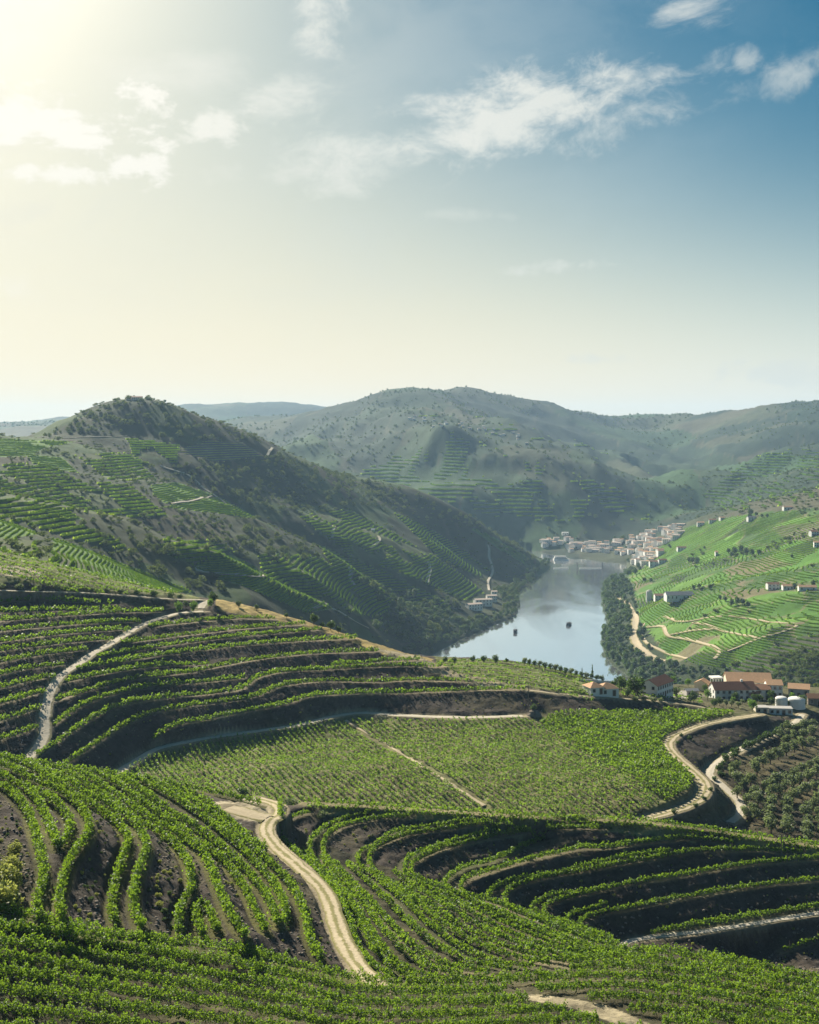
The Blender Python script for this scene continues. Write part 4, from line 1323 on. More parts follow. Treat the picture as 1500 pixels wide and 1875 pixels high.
CX = [-40, 0, 100, 200, 300, 425, 550, 650, 740, 850, 950, 1050, 1140, 1250, 1350, 1450, 1540]
CY = [1680, 1684, 1696, 1716, 1732, 1752, 1780, 1803, 1808, 1807, 1804, 1798, 1796, 1806, 1822, 1842, 1862]
SANDP = [(930, 1816), (1000, 1818), (1110, 1837), (1215, 1885), (1150, 1890), (1050, 1852), (975, 1838)]
cnt = 1
for k in range(-3, 10):
    xs = np.arange(-40, 1541, 12.0)
    ys = np.interp(xs, CX, CY) + k * np.interp(xs, [0, 500, 1000, 1500], [25, 22, 17.5, 18.5]) * (1 + 0.03 * k)
    if k <= 0:
        m = xs > (1030 if k < 0 else 735)
        xs, ys = xs[m], ys[m]
    m = ys < 1915
    xs, ys = xs[m], ys[m]
    if len(xs) < 6:
        continue
    segs = np.split(np.arange(len(xs)), np.nonzero(in_poly(xs, ys - 4, SANDP)[1:] != in_poly(xs, ys - 4, SANDP)[:-1])[0] + 1)
    for sg in segs:
        if len(sg) < 6 or in_poly(xs[sg[:1]], ys[sg[:1]] - 4, SANDP)[0]:
            continue
        q = np.array([ray(a, b, 100) for a, b in zip(xs[sg], ys[sg])])
        cnt += 1
        vine_row(q, '%s vine row of the dense block along the bottom, counting down from its top' % nth(cnt), 'vine rows in the dense bottom block', 1.95, 0.36, lai=3.6, posts=6)
# rows along the crest beyond the bowl
for k, off in enumerate((2, 11)):
    q = ray_line([(x, y + off) for x, y in WC], 255, 8)
    q = q[(q[:, 1] < 312)]
    vine_row(q, ('outer' if k == 0 else 'inner') + ' vine row along the grassy crest above the dark bowl', 'vine rows on the grassy crest', 1.6, 0.4, gap=0.05, lai=2.6)
# upper left block beside the road with round bushes
for k in range(5):
    q = ray_line([(x, np.interp(x, [-60, 0, 100, 200, 300, 365], [998, 1012, 1038, 1063, 1085, 1094]) + k * 9.5) for x in range(-50, 340 - k * 45, 15)], 440, 8)
    vine_row(q, '%s vine row from the top in the block above the bush-lined road' % nth(k + 1), 'vine rows above the bush-lined road', 1.9, 0.45, lai=2.2)
# young vines on the sandy ridge towards the river
for k in range(6):
    q = ray_line([(x, np.interp(x, [790, 850, 900, 960, 1010, 1060, 1100], [1213, 1208, 1209, 1214, 1224, 1237, 1248]) + 3 + k * 7.5) for x in range(800 + k * 12, 1090, 12)], 430, 8)
    vine_row(q, '%s young vine row from the river side on the sandy ridge' % nth(k + 1), 'young vine rows on the sandy ridge', 1.2, 0.25, 'young_vine', lai=1.9)
for k in range(3):
    q = ray_line([(x, np.interp(x, [968, 1060, 1140, 1200, 1280], [1262, 1272, 1277, 1282, 1292]) - 5 - k * 6) for x in range(1010 + 60 * k, 1290, 12)], 430, 8)
    vine_row(q, '%s vine row above the sandy ridge track towards the farmhouses' % nth(k + 1), 'vine rows between ridge track and farmhouses', 1.2, 0.25, 'young_vine', lai=2)

# flat plot: straight rows running down towards the lower right
fld = [ray(a, b, 335) for a, b in [(205, 1432), (240, 1402), (300, 1374), (400, 1350), (500, 1338), (600, 1320), (640, 1316), (800, 1318), (955, 1316), (990, 1324), (1010, 1308), (1100, 1304), (1200, 1303), (1300, 1304), (1370, 1306), (1330, 1313), (1262, 1330), (1222, 1350), (1212, 1364), (1222, 1382), (1250, 1408), (1275, 1434), (1262, 1456), (1220, 1476), (1170, 1494)]]
fld += [np.array([52.0, 336, 0]), np.array([-10.0, 336, 0]), np.array([-60.0, 336, 0]), np.array([-80.0, 345, 0])]
FP = [(q[0], q[1]) for q in fld]
dvec = np.array([47.0, -99.0]); dvec /= np.linalg.norm(dvec)
nvec = np.array([-dvec[1], dvec[0]])
c0 = fp[:, :2].mean(0)
pth = float(np.dot(c0, nvec))
s1, s2 = ray(985, 1322, 335), ray(1190, 1452, 335)
FC = np.array(FP)
pr = FC @ nvec
nl = nd = nr = 0
spacing = 2.0
for off in np.arange(pr.min() + 1.0, pr.max(), spacing):
    if abs(off - pth) < 1.3:
        continue
    ss = np.arange((FC @ dvec).min(), (FC @ dvec).max(), 1.0)
    P2 = off * nvec + ss[:, None] * dvec
    ins = in_poly(P2[:, 0], P2[:, 1], FP)
    # which side of the boundary with the dense plot
    sidev = (P2[:, 0] - s1[0]) * (s2[1] - s1[1]) - (P2[:, 1] - s1[1]) * (s2[0] - s1[0])
    for dense in (False, True):
        m = ins & ((sidev < 0) if dense else (sidev > 1.5 * 80))
        m = ins & ((sidev < 0) == dense)
        idx = np.nonzero(m)[0]
        if len(idx) < 5:
            continue
        run = np.split(idx, np.nonzero(np.diff(idx) > 1)[0] + 1)
        run = max(run, key=len)
        if len(run) < 5:
            continue
        q = P2[run]
        if dense:
            nd += 1
            vine_row(q, '%s vine row from the left in the dense dark green plot beside the curving road' % nth(nd), 'vine rows in the dense dark green plot', 1.7, 0.34, 'vine', lai=2.6)
        elif off < pth:
            nl += 1
            vine_row(q, '%s thin vine row from the left, left of the diagonal path in the flat plot' % nth(nl), 'thin vine rows left of the diagonal path', 1.35, 0.17, 'young_vine', lai=1.5, gap=0.05, smul=0.85)
        else:
            nr += 1
            vine_row(q, '%s thin vine row rightwards from the diagonal path in the flat plot' % nth(nr), 'thin vine rows right of the diagonal path', 1.35, 0.17, 'young_vine', lai=1.5, gap=0.04, smul=0.85)

# ------------------------------------------------------------------ trees and shrubs
def crown_mesh(name, mat, rx, ry, rz, cz, lobes, nleaf, s, seed, low=0.0, spread=0.62):
    r = np.random.default_rng(seed)
    d = r.normal(size=(lobes, 3)); d /= np.linalg.norm(d, axis=1)[:, None]
    c = d * r.uniform(0.35, spread, (lobes, 1))
    c[0] = 0
    lr = r.uniform(0.34, 0.55, lobes)
    lr[0] = 0.62
    k = r.choice(lobes, nleaf, p=lr**2 / (lr**2).sum())
    e = r.normal(size=(nleaf, 3)); e /= np.linalg.norm(e, axis=1)[:, None]
    p = c[k] + e * (lr[k] * r.uniform(0.45, 1.05, nleaf) ** 0.6)[:, None]
    if low:
        p[:, 2] = np.where(p[:, 2] < -low, -low + r.random(nleaf) * 0.1, p[:, 2])
    p = p * (rx, ry, rz)
    p[:, 2] += cz
    v, f, rn = leaf_quads(p, s * r.uniform(0.6, 1.35, nleaf), up=0.2, r=r)
    # leaf tone varies by clump
    tone = r.uniform(-0.25, 0.25, lobes)
    rn = np.clip(rn + np.repeat(tone[k], 4), 0, 1)
    return np_mesh(name, v, f, mat, False, rnd=rn)


def trunk_mesh(name, h, r0, branches, seed, spreadr):
    r = random.Random(seed)
    mb = MB()
    mb.tube((0, 0, -0.4), (r.uniform(-.1, .1) * h, r.uniform(-.1, .1) * h, h), r0, r0 * 0.6, 6)
    for i in range(branches):
        a = 2 * math.pi * (i + r.random() * 0.5) / branches
        mb.tube((0, 0, h * 0.8), (math.cos(a) * spreadr, math.sin(a) * spreadr, h * 1.0 + spreadr * r.uniform(0.6, 1.1)), r0 * 0.5, r0 * 0.18, 5)
    return mb.mesh(name, M['bark'])


PROTO = {}


def proto(kind, crowns, trunk):
    PROTO[kind] = (crowns, trunk)


proto('round_tree', [crown_mesh('crown', M['crown'], 3.6, 3.6, 3.6, 4.8, 11, 620, 0.42, 10 + i) for i in range(3)], trunk_mesh('trunk', 2.4, 0.28, 5, 1, 1.9))
proto('light_tree', [crown_mesh('crown', M['crown_light'], 2.2, 2.2, 2.9, 3.5, 10, 520, 0.30, 20 + i) for i in range(2)], trunk_mesh('trunk', 1.5, 0.16, 4, 2, 1.0))
proto('olive_tree', [crown_mesh('crown', M['olive'], 1.75, 1.75, 1.45, 2.15, 9, 330, 0.24, 30 + i) for i in range(3)], trunk_mesh('trunk', 1.0, 0.2, 4, 3, 0.8))
proto('bush', [crown_mesh('foliage', M['crown'], 1.5, 1.5, 1.2, 0.95, 8, 300, 0.22, 40 + i, low=0.7) for i in range(2)], None)
proto('grey_bush', [crown_mesh('foliage', M['olive'], 1.5, 1.5, 1.2, 0.95, 8, 300, 0.2, 50 + i, low=0.7) for i in range(2)], None)
proto('dry_bush', [crown_mesh('foliage', M['dry_shrub'], 1.4, 1.4, 1.1, 0.8, 9, 900, 0.13, 60 + i, low=0.65) for i in range(2)], None)
proto('cypress', [crown_mesh('crown', M['crown'], 0.75, 0.75, 4.3, 4.6, 12, 420, 0.26, 70, spread=0.75)], trunk_mesh('trunk', 0.8, 0.14, 0, 4, 0.2))
proto('scrub_oak', [crown_mesh('crown', M['scrub'], 2.9, 2.5, 1.9, 2.0, 8, 230, 0.42, 80 + i, low=0.8, spread=0.95) for i in range(3)], trunk_mesh('trunk', 0.9, 0.18, 3, 5, 0.9))
proto('river_tree', [crown_mesh('crown', M['crown'], 5.2, 5.2, 5.6, 6.6, 13, 560, 0.72, 90 + i, low=0.95) for i in range(3)], trunk_mesh('trunk', 3.0, 0.4, 5, 6, 2.4))


def place(kind, p, size=1.0, label=None, cat=None, group=None, sink=0.1, zs=1.0, var=None):
    crowns, trunk = PROTO[kind]
    k = random.randrange(len(crowns)) if var is None else var
    if trunk is None:
        root = link_obj(kind, crowns[k])
    else:
        root = link_obj(kind, None)
        link_obj('trunk', trunk, root)
        link_obj('crown', crowns[k], root)
    root.location = (p[0], p[1], p[2] - sink)
    root.rotation_euler = (0, 0, random.uniform(0, 6.28))
    root.scale = (size * random.uniform(0.93, 1.07), size * random.uniform(0.93, 1.07), size * zs * random.uniform(0.94, 1.06))
    return tag(root, label, cat, group)


# foreground shrubs
place('bush', ray(445, 1456, 200), 1.3, 'dark round shrub standing before the pale flat vineyard', 'shrub')
place('grey_bush', ray(529, 1474, 200), 1.35, 'grey-green shrub at the bend of the foreground dirt road', 'shrub')
place('grey_bush', ray(590, 1498, 200), 1.2, 'grey shrub at the tip of the uppermost dark bank', 'shrub')
for i, (a, b, s) in enumerate([(26, 1562, 1.0), (20, 1596, 1.45), (6, 1628, 2.0), (2, 1668, 2.2), (16, 1648, 1.4)]):
    place('dry_bush', ray(a, b, 120), s, '%s yellow-green broom shrub from the top at the left edge' % nth(i + 1), 'shrub', 'yellow-green broom shrubs')
for i, (a, b, s) in enumerate([(292, 1660, .55), (300, 1672, .5), (290, 1642, .45), (165, 1650, .4), (310, 1600, .35), (312, 1640, .4)]):
    place('bush' if i % 2 else 'dry_bush', ray(a, b, 120), s, 'small weed tuft on the brown foreground bank', 'weed', 'weed tufts on the brown bank')
# round bushes on the upper road, junction trees, crest trees
for i, (a, s) in enumerate([(4, 1.25), (36, 1.5), (70, 1.55), (106, 1.6), (137, 1.45), (167, 1.2), (195, 1.2), (222, 1.35), (250, 1.15), (282, 1.35), (312, 1.2), (330, 1.0)]):
    place('grey_bush' if i < 8 else 'bush', ray(a, np.interp(a, [0, 56, 168, 252, 330], [1078, 1080, 1083, 1089, 1095]), 430), s, '%s round bush from the left along the thin pale road' % nth(i + 1), 'bush', 'round bushes along the pale road')
for i, (a, b, s, k) in enumerate([(327, 1121, 0.85, 'light_tree'), (355, 1121, 0.9, 'light_tree'), (385, 1116, 0.8, 'light_tree'), (391, 1106, 0.7, 'round_tree'), (340, 1112, 0.4, 'round_tree')]):
    place(k, ray(a, b, 420), s, ['bright green tree left of the road junction', 'bright green tree beside the pale climbing path', 'light green tree right of the road junction', 'dark tree behind the road junction', 'low dark tree behind the two bright junction trees'][i], 'tree')
for i, (a, b, s) in enumerate([(575, 1144, .62), (606, 1154, .6), (590, 1150, .35), (620, 1160, .4), (437, 1112, .4), (470, 1118, .35), (525, 1132, .33)]):
    place('round_tree', ray(a, b, 420), s, '%s dark shrubby tree on the dry grass crest' % nth(i + 1) + ' of the spur', 'tree', 'dark trees on the dry grass crest')
for i, (a, b, s) in enumerate([(815, 1214, .38), (832, 1215, .38), (866, 1214, .42), (886, 1214, .45), (907, 1215, .55), (928, 1214, .3), (760, 1206, .2)]):
    place('round_tree', ray(a, b, 420), s, '%s small round tree from the left against the river on the ridge' % nth(i + 1), 'tree', 'round trees against the river')
for i in range(16):
    a = 960 + i * 9.5
    place('round_tree' if i % 3 else 'olive_tree', ray(a, np.interp(a, [960, 1010, 1060, 1110], [1217, 1227, 1240, 1250]), 480), 0.42 if i % 3 else 1.0, '%s tree from the left in the hedge line on the ridge before the river' % nth(i + 1), 'tree', 'hedge trees on the ridge before the river')
for a, b, s in [(1085, 1243, .75), (1113, 1245, .7), (1066, 1240, .5)]:
    place('cypress', ray(a, b, 480), s, 'slim dark cypress by the twin-roofed house', 'cypress', 'cypresses by the twin-roofed house')
QT = [(1166, 1278, 1.2, 'round_tree', 'large dark round tree left of the red-roofed long house'), (1232, 1256, .9, 'light_tree', 'bright green tree behind the red-roofed long house'), (1260, 1258, .75, 'light_tree', 'bright green tree left of the pillared porch'),
      (1378, 1243, .8, 'round_tree', 'dark tree behind the orange-roofed winery'), (1396, 1243, .85, 'round_tree', 'second dark tree behind the orange-roofed winery'), (1238, 1276, .55, 'round_tree', 'dark tree on the farmyard before the small grey shed'),
      (1292, 1268, .55, 'round_tree', 'dark tree at the left gable of the manor house'), (1292, 1252, .5, 'round_tree', 'dark tree below the pillared porch'), (1346, 1284, .6, 'round_tree', 'dark tree before the manor house front'), (1412, 1284, .7, 'round_tree', 'dark tree between manor house and white tanks'),
      (1392, 1286, .5, 'round_tree', 'dark tree left of the white tanks'), (1438, 1291, .45, 'round_tree', 'dark bush-like tree between the two white tanks'), (1340, 1294, .9, 'olive_tree', 'pale olive tree below the manor house'), (1352, 1296, .9, 'olive_tree', 'second pale olive tree below the manor house'),
      (1330, 1293, .8, 'olive_tree', 'pale olive tree left of the cream annex'), (1378, 1304, .9, 'light_tree', 'small bright tree beside the cream annex'), (1300, 1234, .6, 'light_tree', 'bright tree behind the pillared porch'), (1150, 1276, .5, 'round_tree', 'low dark tree right of the twin-roofed house'),
      (1215, 1245, .7, 'round_tree', 'dark tree beyond the red-roofed long house'), (1190, 1242, .65, 'round_tree', 'dark tree on the slope edge behind the long house')]
for a, b, s, k, lb in QT:
    place(k, ray(a, b, 470), s, lb, 'tree')
for i, (a, b) in enumerate([(1165, 1283), (1180, 1283), (1195, 1284), (1210, 1285), (1237, 1285)]):
    place('grey_bush', ray(a, b, 440), 1.1, '%s small bush from the left along the ridge track' % nth(i + 1), 'bush', 'small bushes along the ridge track')
# olive grove
ol = []
for ln in ["1385,1408 1397,1402 1411,1395 1425,1387 1440,1380 1455,1374 1470,1368 1486,1363", "1342,1424 1352,1435 1362,1446 1374,1436 1386,1416 1346,1412", "1400,1447 1412,1442 1425,1440 1440,1432 1455,1424 1468,1417 1482,1410 1496,1405",
           "1412,1463 1425,1455 1438,1449 1451,1442 1465,1435 1480,1430 1495,1422", "1440,1472 1452,1465 1465,1459 1478,1452 1491,1447", "1478,1488 1490,1480 1500,1474", "1411,1474 1411,1486 1411,1498 1411,1510 1412,1522", "1441,1484 1441,1496 1441,1508 1441,1520 1441,1532",
           "1478,1499 1479,1510 1479,1521 1480,1532 1480,1542", "1384,1462 1388,1474 1378,1486 1384,1500 1368,1496", "1430,1350 1445,1344 1460,1338 1475,1334 1490,1330 1440,1360 1456,1354 1472,1350 1488,1346", "1504,1500 1505,1515 1506,1530 1508,1440 1510,1420 1512,1395 1510,1460", "1350,1458 1366,1470"]:
    ol += parse(ln)
for i, (a, b) in enumerate(ol):
    part = 'in the upper rows of the grove' if b < 1400 else 'in the middle rows of the grove' if b < 1462 else 'in the lower columns of the grove'
    place('olive_tree', ray(a, b + 4, 330), random.uniform(1.2, 1.6), 'grey-green olive tree ' + part, 'olive tree', 'olive trees ' + part)
for i, (a, b) in enumerate(parse("1364,1369 1372,1366 1380,1362 1388,1358 1396,1353 1404,1350 1412,1347 1420,1343 1428,1340 1436,1336 1342,1385 1332,1392 1324,1400 1318,1408 1322,1420 1348,1380 1440,1326 1452,1334")):
    place('bush', ray(a, b + 2, 330), random.uniform(1.0, 1.6), 'green bush on the verge of the pale winding road', 'bush', 'bushes along the winding road')
for i, (a, b) in enumerate(parse("1248,1346 1262,1352 1310,1428 1300,1446 1290,1462 1240,1360 1275,1476 1236,1488")):
    place('bush', ray(a, b + 2, 330), random.uniform(0.5, 0.9), 'scrubby bush on the bank of the curving road', 'bush', 'scrubby bushes on the curving road bank')
pc = ray(978, 1308, 430)
place('bush', pc + np.array([0, 0.6, 1.6]), 1.15, 'round bush on the earth mound at the foot of the tall pole', 'bush')

# river banks
riv = []
sh = resample(np.array([p[:2] for p in rivL[1:14]]), 17)
for x, y in sh:
    if 1600 < y < 1800 and random.random() < 0.35:
        continue
    riv.append((x - random.uniform(2, 12), y + random.uniform(-4, 4), 'L'))
sh = resample(np.array([p[:2] for p in rivR[:11]]), 15)
for x, y in sh:
    riv.append((x + random.uniform(0, 10), y + random.uniform(-4, 4), 'R'))
    if random.random() < 0.6:
        riv.append((x + random.uniform(14, 30), y + random.uniform(-6, 6), 'R'))
for x, y, sd_ in riv:
    z = float(hgt([x], [y])[0])
    zone = 'near the spur' if y < 1420 else 'in the middle reach' if y < 1800 else 'towards the town'
    place('river_tree', (x, y, max(z, 0.3)), random.uniform(.6, 1.05) if sd_ == 'R' else random.uniform(.5, .85), 'dark green tree on the %s river bank %s' % ('left' if sd_ == 'L' else 'right', zone), 'tree', 'trees on the %s river bank %s' % ('left' if sd_ == 'L' else 'right', zone))
for i, (a, b, s) in enumerate([(1121, 1082, 1.35), (1136, 1078, 1.25), (1110, 1090, 1.1), (1146, 1086, .8), (1163, 1052, .9), (1156, 1046, .9), (1150, 1030, .7), (970, 1060, .9), (966, 1050, .85)]):
    place('river_tree', ray(a, b, 1400), s, 'big dark tree on the wooded point of the right bank' if i < 4 else ('tall tree on the town waterfront' if i < 7 else 'bright-edged tall tree on the left bank point'), 'tree', ['big trees on the wooded point', 'tall waterfront trees', 'tall trees on the left bank point'][0 if i < 4 else 1 if i < 7 else 2])
# single trees and clumps on the right hillside
for i, (a, b, s) in enumerate(parse("1268,1032,1.0 1276,1032,.9 1262,1030,.8 1345,1016,1.1 1356,1014,1.1 1366,1016,1.0 1378,1018,.8 1340,1020,.8 1390,1016,.7 1334,1014,.8 1374,945,1.2 1385,946,.7 1373,950,.8 1395,948,.6 1405,948,.6 1350,1108,.7 1340,1110,.7 1360,1108,.7 1328,1102,.6 1370,1112,.6 1318,1098,.5 1180,1066,.7 1192,1066,.6 1290,1006,.5 1228,1004,.5 1420,1076,.7 1412,1078,.7 1455,1078,.6 1470,1080,.6 1490,1076,.7 1280,1078,.6 1270,1080,.6 1300,1080,.6 1450,1022,.5 1446,990,.5")):
    place('river_tree', ray(a, b, 900), s, 'dark tree among the fields of the right bank', 'tree', 'scattered trees on the right hillside')
place('cypress', ray(1373, 948, 1200), 2.2, 'tall dark cypress on the right ridge', 'cypress')
for i, (a, b, s) in enumerate(parse("328,741,.5 302,735,.5 190,742,.4 282,731,.4 678,884,.7 635,873,.5 560,848,.5")):
    place('round_tree', ray(a, b + 3, 1200), s * 1.4, 'lone tree on the skyline of the left hill', 'tree', 'lone trees on the left skyline')

belt = [('behind the estate buildings', 1128, 1500, 1240, 1256, 26), ('in front of the estate buildings', 1250, 1480, 1281, 1296, 14), ('between the cottages and the long house', 1122, 1180, 1256, 1276, 9)]
for where, x0, x1, y0, y1, n in belt:
    for i in range(n):
        a = x0 + (x1 - x0) * (i + random.random()) / n
        b = random.uniform(y0, y1)
        k = random.choice(['round_tree', 'round_tree', 'light_tree', 'olive_tree'])
        place(k, ray(a, b, 450), random.uniform(.4, .75) if k == 'round_tree' else random.uniform(.5, .9), '%s tree %s' % ({'round_tree': 'dark round', 'light_tree': 'bright green', 'olive_tree': 'grey-green'}[k], where), 'tree', 'trees ' + where)

# ------------------------------------------------------------------ scrub and woodland masses (too many to count)
def scatter(name, label, polys, n, y0, y1, size, kind='scrub_oak', var=0, excl=(), seed=1, rmin=14, patch=None, pscale=60, mult=30):
    r = np.random.default_rng(seed)
    u = r.uniform(U0, U1, n * mult)
    s = r.uniform(math.log(y0), math.log(y1), n * mult)
    w = (np.exp(s) / y1) ** 2 > r.random(len(s))       # even density on the ground
    u, s = u[w], s[w]
    Y = np.exp(s); X = u * Y
    Z = hgt(X, Y)
    px = 750 + F * u
    py = HOR + F * (CAMZ - Z) / Y
    m = np.zeros(len(u), bool)
    for p in polys:
        m |= in_poly(px, py, p)
    for p in excl:
        m &= ~in_poly(px, py, p)
    m &= ~in_poly(X, Y, RIVER) & (Z > 1.0)
    if patch is not None:
        m &= fbm(X, Y, pscale, 3, seed + 5) > patch
    X, Y, Z = X[m][:n], Y[m][:n], Z[m][:n]
    k = len(X)
    print('SCATTER', name, n, k)
    me = bpy.data.meshes.new(name)
    me.vertices.add(k)
    me.vertices.foreach_set('co', np.stack([X, Y, Z - 0.2], 1).astype(np.float32).ravel())
    a = me.attributes.new('sc', 'FLOAT', 'POINT')
    a.data.foreach_set('value', (size * np.clip(r.lognormal(0, 0.32, k), 0.4, 2.2)).astype(np.float32))
    a = me.attributes.new('rz', 'FLOAT', 'POINT')
    a.data.foreach_set('value', r.uniform(0, 6.28, k).astype(np.float32))
    o = link_obj(name, me)
    g = bpy.data.node_groups.new(name, 'GeometryNodeTree')
    g.interface.new_socket('Geometry', in_out='INPUT', socket_type='NodeSocketGeometry')
    g.interface.new_socket('Geometry', in_out='OUTPUT', socket_type='NodeSocketGeometry')
    gi, go = g.nodes.new('NodeGroupInput'), g.nodes.new('NodeGroupOutput')
    ip = g.nodes.new('GeometryNodeInstanceOnPoints')
    oi = g.nodes.new('GeometryNodeObjectInfo')
    oi.inputs['Object'].default_value = CROWNS[kind][var]
    oi.inputs['As Instance'].default_value = True
    at = g.nodes.new('GeometryNodeInputNamedAttribute'); at.data_type = 'FLOAT'; at.inputs['Name'].default_value = 'sc'
    ar = g.nodes.new('GeometryNodeInputNamedAttribute'); ar.data_type = 'FLOAT'; ar.inputs['Name'].default_value = 'rz'
    cr = g.nodes.new('ShaderNodeCombineXYZ')
    g.links.new(ar.outputs['Attribute'], cr.inputs[2])
    g.links.new(gi.outputs[0], ip.inputs['Points'])
    g.links.new(oi.outputs['Geometry'], ip.inputs['Instance'])
    g.links.new(at.outputs['Attribute'], ip.inputs['Scale'])
    g.links.new(cr.outputs[0], ip.inputs['Rotation'])
    g.links.new(ip.outputs[0], go.inputs[0])
    md = o.modifiers.new('scatter', 'NODES')
    md.node_group = g
    return tag(o, label, kind='stuff')


# real trees whose crowns the masses repeat
CROWNS = {'scrub_oak': [], 'river_tree': []}
for i, (a, b) in enumerate([(560, 905), (470, 880), (640, 920)]):
    t = place('scrub_oak', ray(a, b, 1250), 1.6, '%s scrubby oak from the left in the woodland of the left hill' % nth((2, 1, 3)[i]), 'tree', 'scrub oaks on the left hill', var=i)
    CROWNS['scrub_oak'].append([c for c in t.children if c.name.startswith('crown')][0])
t = place('river_tree', ray(840, 1140, 1400), .7, 'dark tree in the wood above the left river bank', 'tree', var=0)
CROWNS['river_tree'].append([c for c in t.children if c.name.startswith('crown')][0])
HILL = [[(-250, 700), (500, 700), (700, 870), (1010, 1035), (960, 1130), (800, 1210), (560, 1140), (420, 1085), (200, 1062), (-250, 1000)]]
BARE = [[(318, 828), (380, 806), (490, 814), (525, 830), (400, 846)], [(100, 795), (240, 797), (240, 806), (100, 806)]]
HOUSES = [[(842, 1084), (915, 1082), (922, 1112), (900, 1130), (842, 1132)]]
WOODS = [[(60, 800), (250, 725), (400, 775), (480, 806), (440, 808), (330, 812), (230, 797)], [(300, 850), (340, 842), (520, 836), (620, 868), (760, 905), (740, 935), (640, 928), (540, 940), (470, 935), (400, 905)],
         [(150, 955), (200, 950), (300, 1000), (440, 1085), (360, 1085), (240, 1040), (160, 990)], [(300, 950), (380, 945), (500, 975), (590, 1015), (560, 1040), (470, 1025), (380, 1000)],
         [(640, 1050), (720, 1075), (800, 1100), (860, 1098), (960, 1060), (960, 1130), (850, 1165), (780, 1205), (680, 1150), (700, 1110)], [(740, 895), (860, 945), (1000, 1035), (900, 1000), (800, 950)]]
scatter('scrub_woodland', 'dark scrub woodland on the slopes of the left hill', WOODS, 1800, 650, 2400, 1.2, 'scrub_oak', 0, BARE + HOUSES, 3, patch=-0.55)
scatter('scrub_woodland', 'scattered scrub between the parcels of the left hill', HILL, 2400, 650, 2400, 0.75, 'scrub_oak', 1, LIT + TER + BARE + HOUSES, 5, patch=-0.15)
scatter('scrub_woodland', 'scattered scrub on the sunny left flank of the left hill', [[(-250, 760), (120, 800), (330, 850), (400, 920), (420, 1000), (420, 1085), (200, 1062), (-250, 1000)]], 1000, 650, 1500, 0.7, 'scrub_oak', 2, LIT + BARE, 6, patch=-0.3)
scatter('riverside_wood', 'dense wood running down to the left river bank', [WOODS[4]], 420, 1150, 2200, 0.5, 'river_tree', 0, HOUSES, 8, mult=150)
scatter('riverside_wood', 'dense green wood along the right river bank', [[(1095, 1060), (1150, 1060), (1172, 1140), (1180, 1180), (1215, 1215), (1330, 1228), (1340, 1262), (1120, 1262), (1095, 1160)]], 520, 760, 2000, 0.5, 'river_tree', 0, [[(1128, 1086), (1152, 1086), (1170, 1135), (1168, 1180), (1220, 1206), (1215, 1216), (1185, 1205), (1155, 1180), (1155, 1130)]], 9, mult=300)
scatter('hill_scrub', 'low scrub along field edges of the right hillside', [RIGHTP], 420, 880, 2200, 0.9, 'scrub_oak', 2, [], 11, patch=0.18, pscale=90)
scatter('mountain_scrub', 'scrub and trees speckling the far mountains', [[(-250, 700), (1750, 700), (1750, 1000), (600, 1000), (300, 850), (-250, 790)]], 9000, 2350, 6000, 1.1, 'scrub_oak', 0, [], 13, patch=-0.12, pscale=300)
scatter('mountain_scrub', 'scrub on the brown slopes behind the right ridge', [[(1240, 800), (1750, 780), (1750, 945), (1250, 955)]], 1600, 1750, 3000, 0.9, 'scrub_oak', 1, [], 19, patch=-0.25, pscale=140, mult=60)
scatter('grove_scrub', 'weeds and low scrub on the shaded bank beyond the farmhouses', [[(1300, 1205), (1600, 1180), (1600, 1300), (1420, 1270), (1300, 1240)]], 620, 640, 1100, 0.8, 'scrub_oak', 1, [], 17, mult=150)


